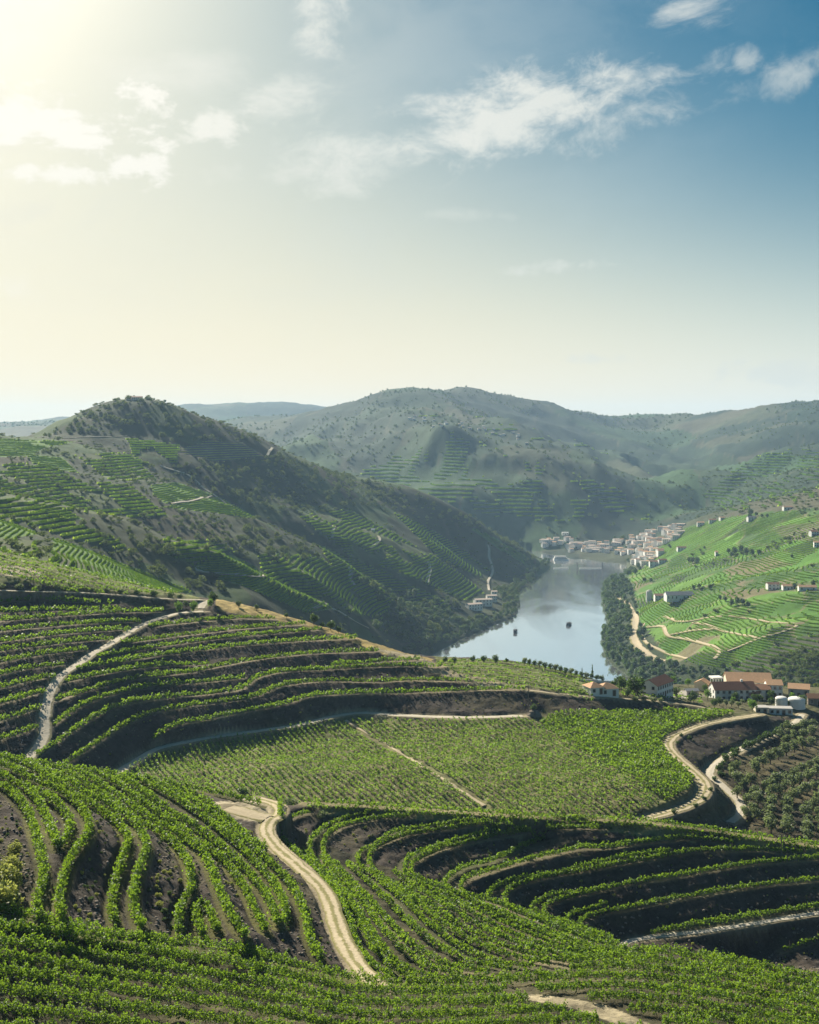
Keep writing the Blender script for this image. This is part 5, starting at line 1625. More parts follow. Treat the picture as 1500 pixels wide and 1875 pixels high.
# ------------------------------------------------------------------ far vineyard terraces: hedge lines along the contours
def contour_rows(name, label, poly, y0, y1, dz, hh=1.7, ww=0.7, mat='vine', seed=1, gapn=-0.6):
    i0, i1 = np.searchsorted(gs, math.log(y0)), min(np.searchsorted(gs, math.log(y1)), NS - 1)
    z = GZ[i0:i1] + 0.25 * fbm(GX[i0:i1], GY[i0:i1], 30, 2, seed)
    x, y = GX[i0:i1], GY[i0:i1]
    pyv = HOR + F * (CAMZ - GZ[i0:i1]) / y
    ins = in_poly(PX[i0:i1], pyv, poly) & (fbm(x, y, 55, 3, seed + 3) > gapn)
    ins = ins[:-1, :-1] & ins[1:, 1:]
    if not ins.any():
        return None
    ii, jj = np.nonzero(ins)
    z00, z01, z10, z11 = z[ii, jj], z[ii, jj + 1], z[ii + 1, jj], z[ii + 1, jj + 1]
    P = lambda di, dj: np.stack([x[ii + di, jj + dj], y[ii + di, jj + dj], GZ[i0:i1][ii + di, jj + dj]], 1)
    p00, p01, p10, p11 = P(0, 0), P(0, 1), P(1, 0), P(1, 1)
    A_, B_ = [], []
    lo = np.minimum.reduce([z00, z01, z10, z11]).min(); hi = np.maximum.reduce([z00, z01, z10, z11]).max()
    for lv in np.arange(math.floor(lo / dz) * dz, hi, dz):
        E = []
        for (za, zb, pa, pb) in ((z00, z01, p00, p01), (z01, z11, p01, p11), (z11, z10, p11, p10), (z10, z00, p10, p00)):
            c = (za > lv) != (zb > lv)
            t = np.where(c, (lv - za) / np.where(np.abs(zb - za) < 1e-9, 1, zb - za), 0)
            E.append((c, pa + (pb - pa) * t[:, None]))
        cm = np.stack([e[0] for e in E], 1)
        two = cm.sum(1) == 2
        if not two.any():
            continue
        order = np.argsort(~cm[two], axis=1, kind='stable')[:, :2]
        pts = np.stack([e[1][two] for e in E], 1)
        r_ = np.arange(len(order))
        A_.append(pts[r_, order[:, 0]]); B_.append(pts[r_, order[:, 1]])
    if not A_:
        return None
    a, b = np.concatenate(A_), np.concatenate(B_)
    d = b[:, :2] - a[:, :2]
    L = np.linalg.norm(d, axis=1)
    k = L > 0.3
    a, b, d, L = a[k], b[k], d[k], L[k]
    nx = np.stack([-d[:, 1], d[:, 0]], 1) / L[:, None] * ww
    r = np.random.default_rng(seed)
    def top(p):
        return p + np.stack([r.normal(0, .15, len(p)), r.normal(0, .15, len(p)), hh * r.uniform(.75, 1.2, len(p))], 1)
    off = np.concatenate([nx, np.full((len(a), 1), -0.25)], 1)
    off2 = np.concatenate([-nx, np.full((len(a), 1), -0.25)], 1)
    V = np.stack([a + off, b + off, b + off2, a + off2, top(a) + off * .5, top(b) + off * .5, top(b) + off2 * .5, top(a) + off2 * .5], 1)
    base = np.arange(len(a))[:, None, None] * 8
    Fq = base + np.array([[0, 1, 5, 4], [4, 5, 6, 7], [7, 6, 2, 3]])[None]
    rn = np.repeat(np.clip(r.normal(.5, .25, len(a)), 0, 1), 8)
    me = np_mesh(name, V.reshape(-1, 3), Fq.reshape(-1, 4), M[mat], False, rnd=rn)
    return tag(link_obj(name, me), label, kind='stuff')


for i, p in enumerate(LIT):
    contour_rows('vineyard_parcel', 'lit green vineyard parcel on the left hill, %s of its kind' % nth(i + 1), p, 640, 2300, 1.0 if i in (5, 6) else 1.6, 1.1, 0.5 if i in (5, 6) else 0.8, 'far_vine', 200 + i)
for i, p in enumerate(TER):
    contour_rows('vineyard_parcel', 'narrow vine terraces on the left hill, %s parcel' % nth(i + 1), p, 640, 2300, 2.9, 1.9, 0.9, 'far_vine', 220 + i, -0.45)
contour_rows('vineyard_parcel', 'bare ploughed terraces below the hilltop scrub', [(318, 828), (380, 806), (490, 814), (525, 830), (400, 846)], 1300, 1800, 3.0, 0.8, 0.6, 'dry_shrub', 240)
contour_rows('vineyard_parcel', 'vine terraces on the shaded slope of the right bank', [(1330, 1202), (1400, 1164), (1480, 1142), (1700, 1122), (1700, 1250), (1330, 1235)], 850, 1120, 2.6, 1.5, 0.6, 'far_vine', 241)
contour_rows('vineyard_parcel', 'sunlit vineyard fields covering the right hillside', RIGHTP, 1120, 2200, 1.7, 1.2, 0.7, 'far_vine', 242, -0.25)
contour_rows('vineyard_parcel', 'faint vine terraces on the central mountain spur', [(640, 870), (830, 790), (1000, 850), (1290, 940), (1150, 960), (1000, 960), (850, 940), (700, 900)], 2450, 3100, 7.5, 3.0, 1.6, 'far_vine', 243, -0.1)
contour_rows('vineyard_parcel', 'faint vine terraces on the far right mountain flank', [(1270, 900), (1400, 830), (1750, 770), (1750, 900), (1400, 930), (1320, 940)], 1900, 3900, 6.5, 2.6, 1.8, 'far_vine', 244, -0.2)
contour_rows('vineyard_parcel', 'faint vine terraces on the far mountain slope above the village', [(700, 760), (900, 760), (1100, 820), (1260, 890), (1150, 880), (950, 810)], 3100, 4800, 12, 3.5, 2.2, 'far_vine', 245, 0.1)


# ------------------------------------------------------------------ weeds and loose stones on the terrace banks
def scatter_banks(name, label, src, n, smin, smax, seed):
    r = np.random.default_rng(seed)
    Y = np.exp(r.uniform(math.log(125), math.log(500), n * 3)); X = r.uniform(-0.36, 0.36, n * 3) * Y
    Z = hgt(X, Y)
    px, py = 750 + F * X / Y, HOR + F * (CAMZ - Z) / Y
    m = (grid_at(key, X, Y) > 0.5) & ~in_poly(px, py, FIELD) & ~in_poly(px, py, DSLOPE)
    m &= fbm(X, Y, 14, 3, seed) > r.uniform(-0.35, 0.25, len(X))
    X, Y, Z = X[m][:n], Y[m][:n], Z[m][:n]
    k = len(X)
    me = bpy.data.meshes.new(name)
    me.vertices.add(k)
    me.vertices.foreach_set('co', np.stack([X, Y, Z - 0.03], 1).astype(np.float32).ravel())
    a = me.attributes.new('sc', 'FLOAT', 'POINT'); a.data.foreach_set('value', r.uniform(smin, smax, k).astype(np.float32) ** 1.0)
    a = me.attributes.new('rz', 'FLOAT', 'POINT'); a.data.foreach_set('value', r.uniform(0, 6.28, k).astype(np.float32))
    o = link_obj(name, me)
    g = bpy.data.node_groups.new(name, 'GeometryNodeTree')
    g.interface.new_socket('Geometry', in_out='INPUT', socket_type='NodeSocketGeometry')
    g.interface.new_socket('Geometry', in_out='OUTPUT', socket_type='NodeSocketGeometry')
    gi, go = g.nodes.new('NodeGroupInput'), g.nodes.new('NodeGroupOutput')
    ip = g.nodes.new('GeometryNodeInstanceOnPoints')
    oi = g.nodes.new('GeometryNodeObjectInfo')
    oi.inputs['Object'].default_value = src
    oi.inputs['As Instance'].default_value = True
    at = g.nodes.new('GeometryNodeInputNamedAttribute'); at.data_type = 'FLOAT'; at.inputs['Name'].default_value = 'sc'
    ar = g.nodes.new('GeometryNodeInputNamedAttribute'); ar.data_type = 'FLOAT'; ar.inputs['Name'].default_value = 'rz'
    cr = g.nodes.new('ShaderNodeCombineXYZ')
    g.links.new(ar.outputs['Attribute'], cr.inputs[2])
    g.links.new(gi.outputs[0], ip.inputs['Points'])
    g.links.new(oi.outputs['Geometry'], ip.inputs['Instance'])
    g.links.new(at.outputs['Attribute'], ip.inputs['Scale'])
    g.links.new(cr.outputs[0], ip.inputs['Rotation'])
    g.links.new(ip.outputs[0], go.inputs[0])
    o.modifiers.new('scatter', 'NODES').node_group = g
    return tag(o, label, kind='stuff')


wd = place('dry_bush', ray(150, 1600, 120), 0.3, 'small dry weed tuft on the widest brown bank', 'weed', var=0)
wd2 = place('bush', ray(170, 1625, 120), 0.28, 'small green weed tuft low on the widest brown bank', 'weed', var=0)
rk = MB()
rq = random.Random(12)
rings = [[(rr0 * math.cos(6.283 * q / 7) * rq.uniform(.8, 1.2), rr0 * .8 * math.sin(6.283 * q / 7) * rq.uniform(.8, 1.2), zz0) for q in range(7)] for rr0, zz0 in ((.5, -.15), (.55, .15), (.3, .4))]
for r0, r1 in zip(rings[:-1], rings[1:]):
    for q in range(7):
        rk.poly([r0[q], r0[(q + 1) % 7], r1[(q + 1) % 7], r1[q]])
rk.poly(rings[2])
stn = rk.build('stone', M['stone'])
stn.location = ray(190, 1590, 120); stn.scale = (.5, .5, .5)
tag(stn, 'loose schist stone on the widest brown bank', 'stone')
scatter_banks('bank_weeds', 'dry weeds growing on the dark terrace banks', wd, 2200, 0.12, 0.36, 71)
scatter_banks('bank_weeds', 'green weeds growing on the dark terrace banks', wd2, 2600, 0.10, 0.30, 72)
scatter_banks('loose_stones', 'loose schist stones strewn over the terrace banks', stn, 9000, 0.15, 0.7, 73)

# ------------------------------------------------------------------ buildings
def wall_box(w, d, h):
    mb = MB()
    mb.box(-w / 2, w / 2, -d / 2, d / 2, -1.5, h)
    return mb


def gable(w, d, h, rh, ov=0.35):
    """ridge along x; returns roof and the two gable triangles"""
    mb = MB()
    W2, D2, t = w / 2 + ov, d / 2 + ov, 0.18
    e = h - ov * rh / (d / 2)
    top = h + rh
    for s in (-1, 1):
        a = [(-W2, s * D2, e), (W2, s * D2, e), (W2, 0, top), (-W2, 0, top)]
        b = [(x, y, z + t) for x, y, z in a]
        if s > 0:
            a, b = a[::-1], b[::-1]
        mb.poly(a[::-1]); mb.poly(b)
        for i in range(4):
            j = (i + 1) % 4
            mb.poly([a[i], a[j], b[j], b[i]])
    g = MB()
    for s in (-1, 1):
        x = s * (w / 2 - 0.004)
        tri = [(x, -d / 2, h), (x, d / 2, h), (x, 0, top)]
        g.poly(tri if s > 0 else tri[::-1])
    return mb, g


def hip(w, d, h, rh, ov=0.35):
    mb = MB()
    W2, D2 = w / 2 + ov, d / 2 + ov
    k = max(W2 - D2, 0.05)
    A, B, C, D = (-W2, -D2, h), (W2, -D2, h), (W2, D2, h), (-W2, D2, h)
    E, G = (-k, 0, h + rh), (k, 0, h + rh)
    mb.poly([A, B, G, E]); mb.poly([C, D, E, G]); mb.poly([B, C, G]); mb.poly([D, A, E]); mb.poly([A, D, C, B])
    return mb


def opening(parent, name, x, y, z, w, h, face, frame, pane):
    """a framed window or door set on a wall; face 'f' front (-y), 'l' left (-x), 'r' right (+x)"""
    fr, pn = MB(), MB()
    fw = 0.13
    def slab(mb, a0, a1, z0, z1, t0, t1):
        if face == 'f':
            mb.box(a0, a1, y - t1, y - t0, z0, z1)
        elif face == 'r':
            mb.box(x + t0, x + t1, a0, a1, z0, z1)
        else:
            mb.box(x - t1, x - t0, a0, a1, z0, z1)
    c = x if face == 'f' else y
    slab(pn, c - w / 2, c + w / 2, z, z + h, -0.02, 0.03)
    slab(fr, c - w / 2 - fw, c - w / 2, z - fw, z + h + fw, -0.02, 0.09)
    slab(fr, c + w / 2, c + w / 2 + fw, z - fw, z + h + fw, -0.02, 0.09)
    slab(fr, c - w / 2, c + w / 2, z + h, z + h + fw, -0.02, 0.088)
    slab(fr, c - w / 2, c + w / 2, z - fw, z, -0.02, 0.12)
    o = pn.build(name, M[pane], parent)
    fr.build('frame', M[frame], o)
    return o


def house(name, label, p, w, d, h, rot=0, rh=1.8, roof='roof_orange', shape='gable', wall='white', floors=1, nwin=0, nside=0, side='r', door=True, chimney=False, cat='house', group=None):
    root = link_obj(name, None)
    root.location = (p[0], p[1], p[2] - 0.15)
    root.rotation_euler = (0, 0, R(rot))
    wo_ = wall_box(w, d, h)
    if shape == 'gable':
        rf, g = gable(w, d, h, rh)
        for f in g.f:
            wo_.poly([g.v[i] for i in f])
    elif shape == 'hip':
        rf = hip(w, d, h, rh)
    else:
        rf = MB(); rf.box(-w / 2 - .2, w / 2 + .2, -d / 2 - .2, d / 2 + .2, h, h + 0.3)
    wo_.build('wall', M[wall], root)
    ro = rf.build('roof', M[roof], root)
    if chimney:
        c = MB(); c.box(w * .2, w * .2 + .9, -.4, .5, h + rh * .3, h + rh + 1.0)
        c.build('chimney', M['white'], ro)
    fh = h / floors
    if nwin:
        for fl in range(floors):
            for i in range(nwin):
                x = -w / 2 + w * (i + .5) / nwin
                if door and fl == 0 and i == nwin // 2:
                    opening(root, 'door', x, -d / 2, 0.05, 1.2, min(2.2, fh * .8), 'f', 'concrete', 'door')
                else:
                    opening(root, 'window', x, -d / 2, fl * fh + fh * .35, min(1.1, w / nwin * .45), fh * .45, 'f', 'concrete', 'pane')
    if nside:
        for fl in range(floors):
            for i in range(nside):
                y = -d / 2 + d * (i + .5) / nside
                opening(root, 'window', (w / 2 if side == 'r' else -w / 2), y, fl * fh + fh * .35, min(1.1, d / nside * .45), fh * .45, side, 'concrete', 'pane')
    return tag(root, label, cat, group)


def spot(px, py, Y):
    """ground point in a viewing direction at a distance, standing on the terrain"""
    x = (px - 750) / F * Y
    return np.array([x, Y, float(hgt([x], [Y])[0])])


house('cottage', 'small white cottage with hipped orange roof, left of the twin pair', ray(1087, 1268, 470), 6.0, 6.5, 2.7, 20, 1.7, 'roof_orange', 'hip', 'white', 1, 2, 2)
house('cottage', 'small white cottage with hipped orange roof, right of the twin pair', ray(1111, 1271, 470), 7.4, 6.5, 2.9, 12, 1.8, 'roof_orange', 'hip', 'white', 1, 2, 1)
house('long_house', 'white two-storey long house with dark red gable roof by the farmyard', ray(1203, 1272, 470), 14, 7.5, 5.2, 52, 2.1, 'roof_red', 'gable', 'white', 2, 7, 2, 'l')
mh = ray(1341, 1279, 470)
house('manor_house', 'long white manor house with dark red roof', mh, 18.5, 9, 5.0, 4, 2.6, 'roof_red', 'gable', 'white', 2, 7, 2, 'l', chimney=True)
house('manor_wing', 'low white wing right of the manor house with dark roof', mh + np.array([13.2, 1.5, 0]), 6.4, 8, 4.6, 0, 1.5, 'roof_brown', 'gable', 'white', 2, 2, 0)
house('side_house', 'white two-storey house with orange roof at the end of the manor', mh + np.array([19.6, 4.5, 0]), 6.6, 8, 6.0, -6, 1.6, 'roof_orange', 'gable', 'white', 2, 3, 0)
house('winery', 'large winery with broad orange tiled roof behind the manor', spot(1369, 1262, 572), 20, 13, 6.4, -7, 3.0, 'roof_orange', 'gable', 'cream', 2, 5, 2, 'r', cat='winery')
house('small_house', 'small cream house with orange gable left of the pillared porch', spot(1286, 1255, 575), 5, 6, 4.2, 60, 1.6, 'roof_orange', 'gable', 'cream', 1, 1, 1)
house('shed', 'small grey shed on the farmyard', ray(1266, 1273, 470), 5.5, 4, 2.5, 5, .6, 'roof_grey', 'gable', 'concrete', 1, 2, 0, cat='shed')
house('shed', 'low stone outbuilding before the manor wing', ray(1381, 1281, 470), 4, 4, 2.6, -10, 1.2, 'roof_red', 'gable', 'white', 1, 1, 0, cat='shed')
house('annex', 'low cream annex with flat roof beside the pale road', ray(1393, 1304, 440), 5.0, 4.5, 2.3, -4, .4, 'concrete', 'flat', 'cream', 1, 2, 0, cat='annex')
house('annex', 'long low white annex with dark doors beside the pale road', ray(1428, 1307, 440), 9.4, 4.5, 2.6, -6, .4, 'concrete', 'flat', 'white', 1, 4, 0, cat='annex')
house('storehouse', 'storehouse with orange sloping roof at the right of the estate', spot(1463, 1270, 560), 9, 8, 4.0, -18, 1.6, 'roof_orange', 'gable', 'concrete', 1, 3, 0, cat='storehouse')
house('shed', 'brown stone shed at the right edge of the estate', ray(1492, 1290, 470), 6, 5, 3.4, -12, 1.4, 'roof_brown', 'gable', 'stone', 1, 2, 0, cat='shed')
# pillared porch on its tower
pp = spot(1311, 1258, 568)
t = link_obj('pillared_porch', None); t.location = pp - np.array([0, 0, .2]); t.rotation_euler = (0, 0, R(8))
b_ = MB(); b_.box(-2.3, 2.3, -2.3, 2.3, -1.5, 3.6); b_.build('base', M['white'], t)
for x in (-1.9, -0.65, .65, 1.9):
    for y in (-1.9, 1.9):
        c = MB(); c.tube((x, y, 3.6), (x, y, 7.2), .26, .22, 8); c.build('column', M['white'], t)
c = MB(); c.box(-2.5, 2.5, -2.5, 2.5, 7.2, 7.9); c.build('roof', M['white'], t)
tag(t, 'white pillared porch with flat roof rising above the manor', 'porch')
# white tanks
for i, (a, b, r_) in enumerate([(1431, 1293, 2.6), (1459, 1294, 3.6)]):
    p = ray(a, b, 450)
    t = link_obj('storage_tank', None); t.location = p
    body, dome = MB(), MB()
    body.tube((0, 0, -.6), (0, 0, 3.3), r_, r_, 28)
    body.build('shell', M['white'], t)
    n = 28
    rings = [(r_ * math.cos(q), 3.3 + 1.0 * math.sin(q)) for q in (0, .35, .7, 1.05, 1.35)]
    for k in range(4):
        for s in range(n):
            a0, a1 = 2 * math.pi * s / n, 2 * math.pi * (s + 1) / n
            (r0, z0), (r1, z1) = rings[k], rings[k + 1]
            dome.poly([(r0 * math.cos(a0), r0 * math.sin(a0), z0), (r0 * math.cos(a1), r0 * math.sin(a1), z0), (r1 * math.cos(a1), r1 * math.sin(a1), z1), (r1 * math.cos(a0), r1 * math.sin(a0), z1)])
    dome.poly([(rings[4][0] * math.cos(2 * math.pi * s / n), rings[4][0] * math.sin(2 * math.pi * s / n), rings[4][1]) for s in range(n)])
    dome.build('lid', M['white'], t)
    tag(t, ['smaller white domed storage tank, left of the pair', 'larger white domed storage tank, right of the pair'][i], 'tank')
# garden wall behind the cottages
gw = ray_line([(1062, 1247), (1100, 1250), (1150, 1253)], 480, 10)
mb = MB()
for a, b in zip(gw[:-1], gw[1:]):
    d = (b - a)[:2]; d = d / (np.linalg.norm(d) + 1e-9) * .2
    n_ = (-d[1], d[0])
    q = [(a[0] - n_[0], a[1] - n_[1]), (b[0] - n_[0], b[1] - n_[1]), (b[0] + n_[0], b[1] + n_[1]), (a[0] + n_[0], a[1] + n_[1])]
    zs_ = [a[2], b[2], b[2], a[2]]
    lo = [(x, y, z - .5) for (x, y), z in zip(q, zs_)]; hi_ = [(x, y, z + 1.1) for (x, y), z in zip(q, zs_)]
    mb.poly(hi_)
    for i in range(4):
        j = (i + 1) % 4
        mb.poly([lo[i], lo[j], hi_[j], hi_[i]])
tag(mb.build('garden_wall', M['white']), 'low white garden wall behind the twin cottages', 'wall')

# pole with its earth mound
pm_ = ray(974, 1309, 430)
mb = MB()
n, m_ = 14, 5
pr_ = [(2.9, -.6), (2.4, .5), (1.7, 1.2), (.9, 1.65), (.1, 1.8)]
rr_ = random.Random(4)
vv = [[(r0 * math.cos(2 * math.pi * s / n) * rr_.uniform(.85, 1.15), r0 * math.sin(2 * math.pi * s / n) * rr_.uniform(.85, 1.15), z0 + rr_.uniform(-.12, .12)) for s in range(n)] for r0, z0 in pr_]
for k in range(m_ - 1):
    for s in range(n):
        mb.poly([vv[k][s], vv[k][(s + 1) % n], vv[k + 1][(s + 1) % n], vv[k + 1][s]])
mo = mb.build('earth_mound', M['stone']); mo.location = pc
tag(mo, 'heap of earth and stones at the edge of the flat vineyard', 'mound')
def pole(p, h, label):
    t = link_obj('utility_pole', None); t.location = p
    s = MB(); s.tube((0, 0, -.8), (0, 0, h), .17, .11, 8); s.build('shaft', M['wood'], t)
    c = MB(); c.box(-.9, .9, -.06, .06, h - .75, h - .6); c.build('crossarm', M['wood'], t)
    for x in (-.75, 0, .75):
        i_ = MB(); i_.tube((x, 0, h - .6), (x, 0, h - .35), .06, .04, 6); i_.build('insulator', M['white'], t)
    return tag(t, label, 'pole')
pole(pm_ + np.array([-1.2, 0.5, 0]), 11.0, 'tall wooden utility pole rising before the dark bank')
pole(ray(1009, 1262, 440), 5.5, 'short utility pole on the sandy ridge')
pole(ray(1431, 1562, 250), 4.6, 'thin pole on the crest at the right')

# ------------------------------------------------------------------ buildings across the valley
wh = ray(1243, 1098, 1200)
t = house('warehouse', 'long white warehouse with dark roof among right bank fields', wh, 32, 14, 6.5, 3, 3.2, 'roof_grey', 'gable', 'white', 1, 7, 0, cat='warehouse')
house('warehouse', 'white building between warehouse and round tower', ray(1207, 1099, 1200), 12, 10, 6.5, 0, 2, 'roof_brown', 'gable', 'white', 2, 3, 0, cat='warehouse')
p = ray(1189, 1100, 1200)
t = link_obj('round_tower', None); t.location = p
mb = MB(); mb.tube((0, 0, -2), (0, 0, 12.5), 4.2, 4.2, 20); mb.build('wall', M['white'], t)
mb = MB(); mb.tube((0, 0, 12.5), (0, 0, 14.2), 4.4, 1.2, 20); mb.build('roof', M['concrete'], t)
tag(t, 'white round tower at the left end of the warehouse', 'tower')
for i, (a, b, Y, w, d, h, rt, lb) in enumerate([(868, 1116, 1650, 20, 10, 6, 25, 'long white riverside house nearest the left bank trees'), (884, 1108, 1690, 24, 10, 6.5, 18, 'middle white riverside house on the left bank'), (900, 1100, 1740, 14, 9, 6, 10, 'upper white riverside house on the left bank'), (905, 1091, 1790, 8, 8, 5, 0, 'small bright hut above the riverside houses')]):
    house('riverside_house', lb, ray(a, b, 1400), w, d, h + 1.5, rt, 1.2, 'roof_pale', 'gable', 'white', 2, 5 if w > 12 else 2, 0)
for a, b, Y, w, h, rf, lb in [(1415, 1079, 1190, 13, 6, 'roof_brown', 'white farmhouse among dark trees on the right hillside'), (1442, 1079, 1190, 11, 4, 'roof_orange', 'farm building with orange roof right of the white farmhouse'), (1478, 1081, 1180, 18, 4, 'roof_orange', 'long farm building with orange roof near the right edge'),
                              (1283, 963, 1960, 12, 6, 'roof_orange', 'pale house on the crest above the town'), (1305, 957, 1880, 12, 5, 'roof_brown', 'second pale house along the crest above the town'), (1322, 952, 1830, 8, 4, 'roof_orange', 'small orange-roofed house on the crest'), (1376, 953, 1600, 13, 5, 'roof_grey', 'white house below the ridge cypress'),
                              (1490, 980, 1270, 10, 5, 'roof_brown', 'brown-roofed house at the right edge hillside'), (1497, 1000, 1260, 9, 5, 'roof_orange', 'orange-roofed house at the right edge below the gully'), (1442, 933, 1480, 14, 4, 'roof_orange', 'low house on the right ridge'), (1200, 1037, 2010, 18, 8, 'roof_red', 'dark red roofed house below the town by the road'),
                              (1213, 1032, 2010, 13, 6, 'roof_brown', 'brown-roofed house right of the dark red roof'), (1248, 1008, 1990, 14, 5, 'roof_brown', 'low white house in the field above the town road'), (1312, 1018, 1720, 4, 6, 'roof_orange', 'tiny white field hut on the right hillside')]:
    house('farmhouse', lb, ray(a, b, 900), w, 8, h, random.uniform(-12, 12), 1.8, rf, 'gable', 'white', 2 if h > 4.5 else 1, 3, 0)
hp = ray(250, 733, 1300)
house('hilltop_house', 'pale house on the summit of the left hill', hp + np.array([0, 4, -1]), 15, 9, 5.5, 5, 1.6, 'roof_brown', 'gable', 'cream', 2, 5, 0)
house('hilltop_house', 'low wing beside the summit house', hp + np.array([-11, 3, -1.5]), 8, 7, 3.4, 5, 1.2, 'roof_brown', 'gable', 'cream', 1, 2, 0)
pole(ray(279, 731, 1300), 7, 'thin mast right of the summit house')
house('field_hut', 'tiny white hut on the vine terraces of the left hill', ray(683, 973, 1400), 5, 4, 3, 0, 1, 'white', 'gable', 'white', 1, 1, 0, cat='hut')
house('white_hall', 'long white building on the dark slope above the town', ray(1035, 979, 2400), 13, 7, 4.5, 0, 1.2, 'white', 'gable', 'white', 1, 3, 0, cat='hall')


def simple_house(w, d, h, rh, wallm, roofm):
    wb_ = wall_box(w, d, h)
    rf, g = gable(w, d, h, rh)
    for f in g.f:
        wb_.poly([g.v[i] for i in f])
    wn = MB()
    nx_ = max(2, int(w / 3.2))
    for fl in range(2 if h > 4.5 else 1):
        for i in range(nx_):
            x = -w / 2 + w * (i + .5) / nx_
            wn.box(x - .35, x + .35, -d / 2 - .03, -d / 2 + .02, 1 + fl * 2.8, 2.4 + fl * 2.8)
    return wb_.mesh('wall', M[wallm]), rf.mesh('roof', M[roofm]), wn.mesh('window', M['pane'])


HM = [simple_house(w, d, h, rh, wm, rm) for w, d, h, rh, wm, rm in [(9, 8, 7, 1.0, 'white', 'roof_orange'), (12, 8, 7.5, 1.2, 'white', 'roof_pale'), (8, 7, 6, 1.0, 'white', 'roof_orange'), (14, 9, 8.5, 1.2, 'white', 'roof_pale'), (10, 9, 9, 1.0, 'white', 'roof_brown'), (16, 9, 6, 1.0, 'white', 'roof_pale')]]


def town_house(p, label, group, rot=None):
    hi_x = random.randrange(len(HM))
    wm_, rm_, nm_ = HM[hi_x]
    look = ['small orange-roofed', 'long pale-roofed', 'low orange-roofed', 'large pale-roofed', 'tall brown-roofed', 'low long pale-roofed'][hi_x]
    label = label.replace('white house', look + ' white house')
    group = look + ' ' + group
    root = link_obj('town_house', None)
    root.location = (p[0], p[1], p[2] - .3)
    root.rotation_euler = (0, 0, R(random.uniform(-35, 35) if rot is None else rot))
    s = random.uniform(.8, 1.15)
    root.scale = (s, s, s)
    link_obj('wall', wm_, root); link_obj('roof', rm_, root)
    w_ = link_obj('window', nm_, root); w_['kind'] = 'stuff'
    return tag(root, label, 'house', group)


zones = [([(1040, 1000), (1105, 996), (1160, 990), (1160, 1006), (1105, 1014), (1045, 1012)], 34, 'white house on the lower waterfront of the riverside town', 'waterfront town houses'),
         ([(1145, 988), (1200, 966), (1248, 962), (1250, 984), (1215, 1000), (1150, 1004)], 52, 'white house on the hillside of the riverside town', 'hillside town houses'),
         ([(1110, 1010), (1190, 1000), (1215, 1022), (1190, 1040), (1165, 1038), (1155, 1020)], 34, 'white house by the road at the near end of the town', 'near end town houses'),
         ([(985, 992), (1045, 986), (1050, 998), (985, 1003)], 10, 'white house across the water below the dark slope', 'houses below the dark slope')]
for poly, n, lb, gp in zones:
    q = np.array(poly)
    done = []
    tries = 0
    while len(done) < n and tries < 3000:
        tries += 1
        a, b = random.uniform(q[:, 0].min(), q[:, 0].max()), random.uniform(q[:, 1].min(), q[:, 1].max())
        if not in_poly(np.array([a]), np.array([b]), poly)[0]:
            continue
        p = ray(a, b, 1900)
        if p[2] < 1.0 or p[1] > 2800 or any((p[0] - o_[0]) ** 2 + (p[1] - o_[1]) ** 2 < 9.5 ** 2 for o_ in done):
            continue
        done.append(p)
        town_house(p, lb, gp)
for i in range(14):
    a, b = random.uniform(1050, 1235), random.uniform(985, 1020)
    p = ray(a, b, 1900)
    if p[2] > 1:
        place('river_tree', p, random.uniform(.35, .6), 'dark tree among the town houses', 'tree', 'trees in the town')
done = []
for i in range(70):
    tt = random.random()
    a = 745 + 215 * tt + random.uniform(-8, 8)
    b = np.interp(a, [745, 800, 870, 940, 965], [764, 778, 785, 798, 808]) + random.uniform(-7, 7)
    p = ray(a, b, 3000)
    if any((p[0] - o_[0]) ** 2 + (p[1] - o_[1]) ** 2 < 13 ** 2 for o_ in done) or len(done) > 27:
        continue
    done.append(p)
    vh = town_house(p, 'tiny white house of the hazy mountain village', 'mountain village houses')
    vh.scale = (.6, .6, .6)

# ------------------------------------------------------------------ boats and landing stages
def river_boat(px, py, rot, label):
    Y = F * CAMZ / (py - HOR)
    t = link_obj('river_boat', None)
    t.location = ((px - 750) / F * Y, Y, 0.0)
    t.rotation_euler = (0, 0, R(rot))
    mb = MB()
    xs = [-7.5, -6, -3, 0, 3, 6, 8]
    hwid = [1.2, 1.8, 2.2, 2.3, 2.1, 1.4, .15]
    top = [1.9, 1.5, 1.25, 1.2, 1.3, 1.7, 2.4]
    rows = []
    for x, w, z in zip(xs, hwid, top):
        rows.append([(x, -w, z), (x, -w * .75, -.3), (x, w * .75, -.3), (x, w, z)])
    for r0, r1 in zip(rows[:-1], rows[1:]):
        for k in range(3):
            mb.poly([r0[k], r1[k], r1[k + 1], r0[k + 1]])
        mb.poly([r0[3], r1[3], r1[0], r0[0]])
    mb.poly(rows[0]); mb.poly(rows[-1][::-1])
    mb.build('hull', M['hull'], t)
    c = MB(); c.box(-4.5, 2.5, -1.6, 1.6, 1.2, 2.9); c.build('cabin', M['hull'], t)
    c = MB(); c.box(-5.6, 3.6, -1.95, 1.95, 3.6, 3.8); c.build('canopy', M['hull'], t)
    for x in (-5.3, 3.3):
        for y in (-1.7, 1.7):
            c = MB(); c.tube((x, y, 1.1), (x, y, 3.6), .07, .07, 6); c.build('post', M['hull'], t)
    c = MB(); c.tube((4.6, 0, 1.2), (4.6, 0, 7.2), .12, .07, 6); c.build('mast', M['hull'], t)
    return tag(t, label, 'boat')


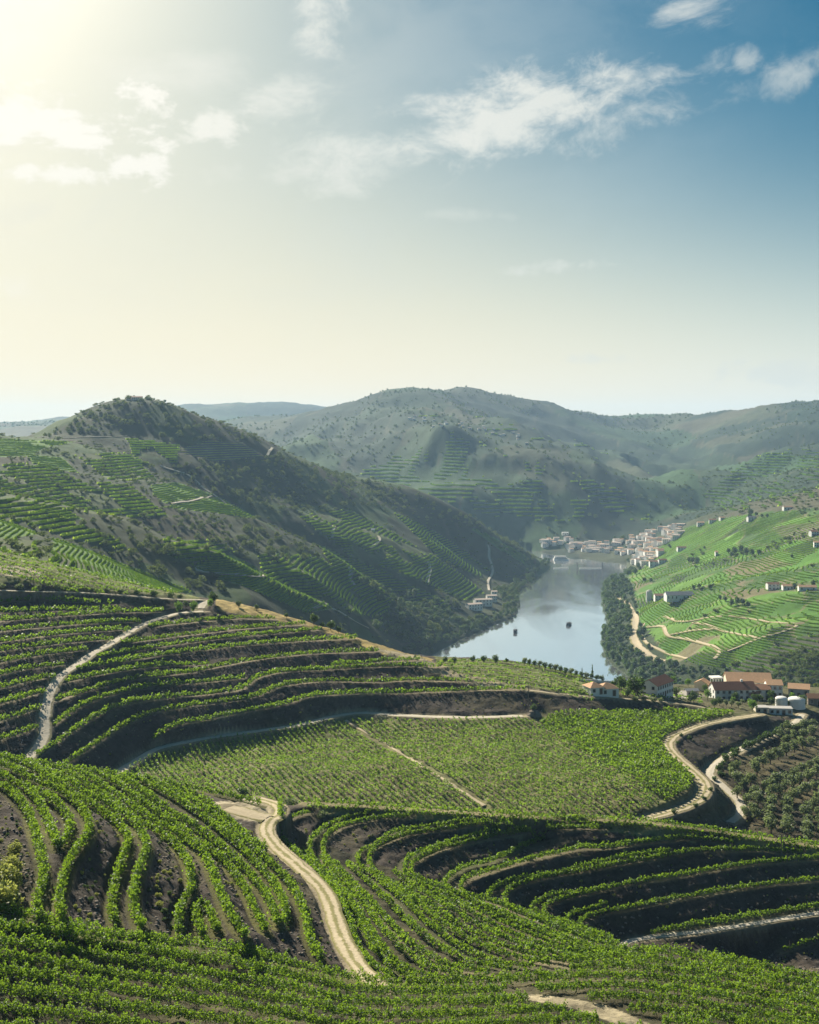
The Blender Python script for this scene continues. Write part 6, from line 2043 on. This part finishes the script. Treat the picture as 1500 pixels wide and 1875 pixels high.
river_boat(944, 1158, 75, 'dark tour boat nearer the left bank of the river')
river_boat(1042, 1145, 62, 'dark tour boat in the middle of the river')
Y = F * CAMZ / (1024 - HOR)
t = link_obj('cruise_boat', None); t.location = ((1026 - 750) / F * Y, Y - 12, 0)
mb = MB(); mb.box(-14, 13, -3.5, 3.5, -.5, 2.0); mb.poly([(13, -3.5, 2), (17, 0, 2.2), (13, 3.5, 2)]); mb.poly([(13, -3.5, -.5), (17, 0, 2.2), (13, -3.5, 2)]); mb.poly([(13, 3.5, 2), (17, 0, 2.2), (13, 3.5, -.5)]); mb.build('hull', M['white'], t)
for z0, x0, x1 in ((2.0, -13, 11), (4.7, -12, 9)):
    d_ = MB(); d_.box(x0, x1, -3.1, 3.1, z0, z0 + 2.5); dk = d_.build('deck', M['white'], t)
    w_ = MB(); w_.box(x0 + .6, x1 - .6, -3.14, -3.05, z0 + .9, z0 + 1.9); w_.build('window_band', M['pane'], dk)
tag(t, 'white cruise boat moored at the town quay', 'boat')
for i, (a0, a1) in enumerate([(1013, 1041), (1061, 1101)]):
    Y = F * CAMZ / (1041 - HOR)
    x0, x1 = (a0 - 750) / F * Y, (a1 - 750) / F * Y
    t = link_obj('landing_stage', None); t.location = ((x0 + x1) / 2, Y, 0)
    w = (x1 - x0) / 2
    mb = MB(); mb.box(-w, w, -1.6, 1.6, -.4, .9); mb.build('pontoon', M['white'], t)
    for x in (-w + .5, 0, w - .5):
        c = MB(); c.tube((x, 1.2, -.5), (x, 1.2, 2.2), .12, .12, 6); c.build('railing_post', M['metal'], t)
    c = MB(); c.box(-w + .4, w - .4, 1.16, 1.24, 2.0, 2.1); c.build('rail', M['metal'], t)
    tag(t, ['left white floating landing stage before the town', 'right white floating landing stage before the town'][i], 'jetty')
for i, a in enumerate((1057, 1103)):
    Y = F * CAMZ / (1041 - HOR)
    mb = MB(); mb.tube((0, 0, -1), (0, 0, 11), .8, .6, 8)
    mb.box(-1.4, 1.4, -1.0, 1.0, 5.2, 5.8)
    o_ = mb.build('mooring_post', M['hull']); o_.location = ((a - 750) / F * Y, Y, 0)
    tag(o_, ['dark mooring post between the landing stages', 'dark mooring post right of the landing stages'][i], 'post')

# ------------------------------------------------------------------ summer haze in the valley
m, N = new_mat('haze')
pv = N.n('ShaderNodeVolumePrincipled')
pv.inputs['Color'].default_value = (0.46, 0.70, 1.0, 1)
pv.inputs['Density'].default_value = 0.000055
pv.inputs['Anisotropy'].default_value = 0.2
o = N.n('ShaderNodeOutputMaterial')
N.link(pv.outputs[0], o.inputs['Volume'])
mb = MB()
mb.box(-4600, 4600, -40, 9600, float(GZ.min()) - 1.0, max(float(GZ.max()) + 14.0, CAMZ + 6.0))
hz_o = mb.build('haze', m)
tag(hz_o, 'pale bluish summer haze filling the valley', kind='stuff')
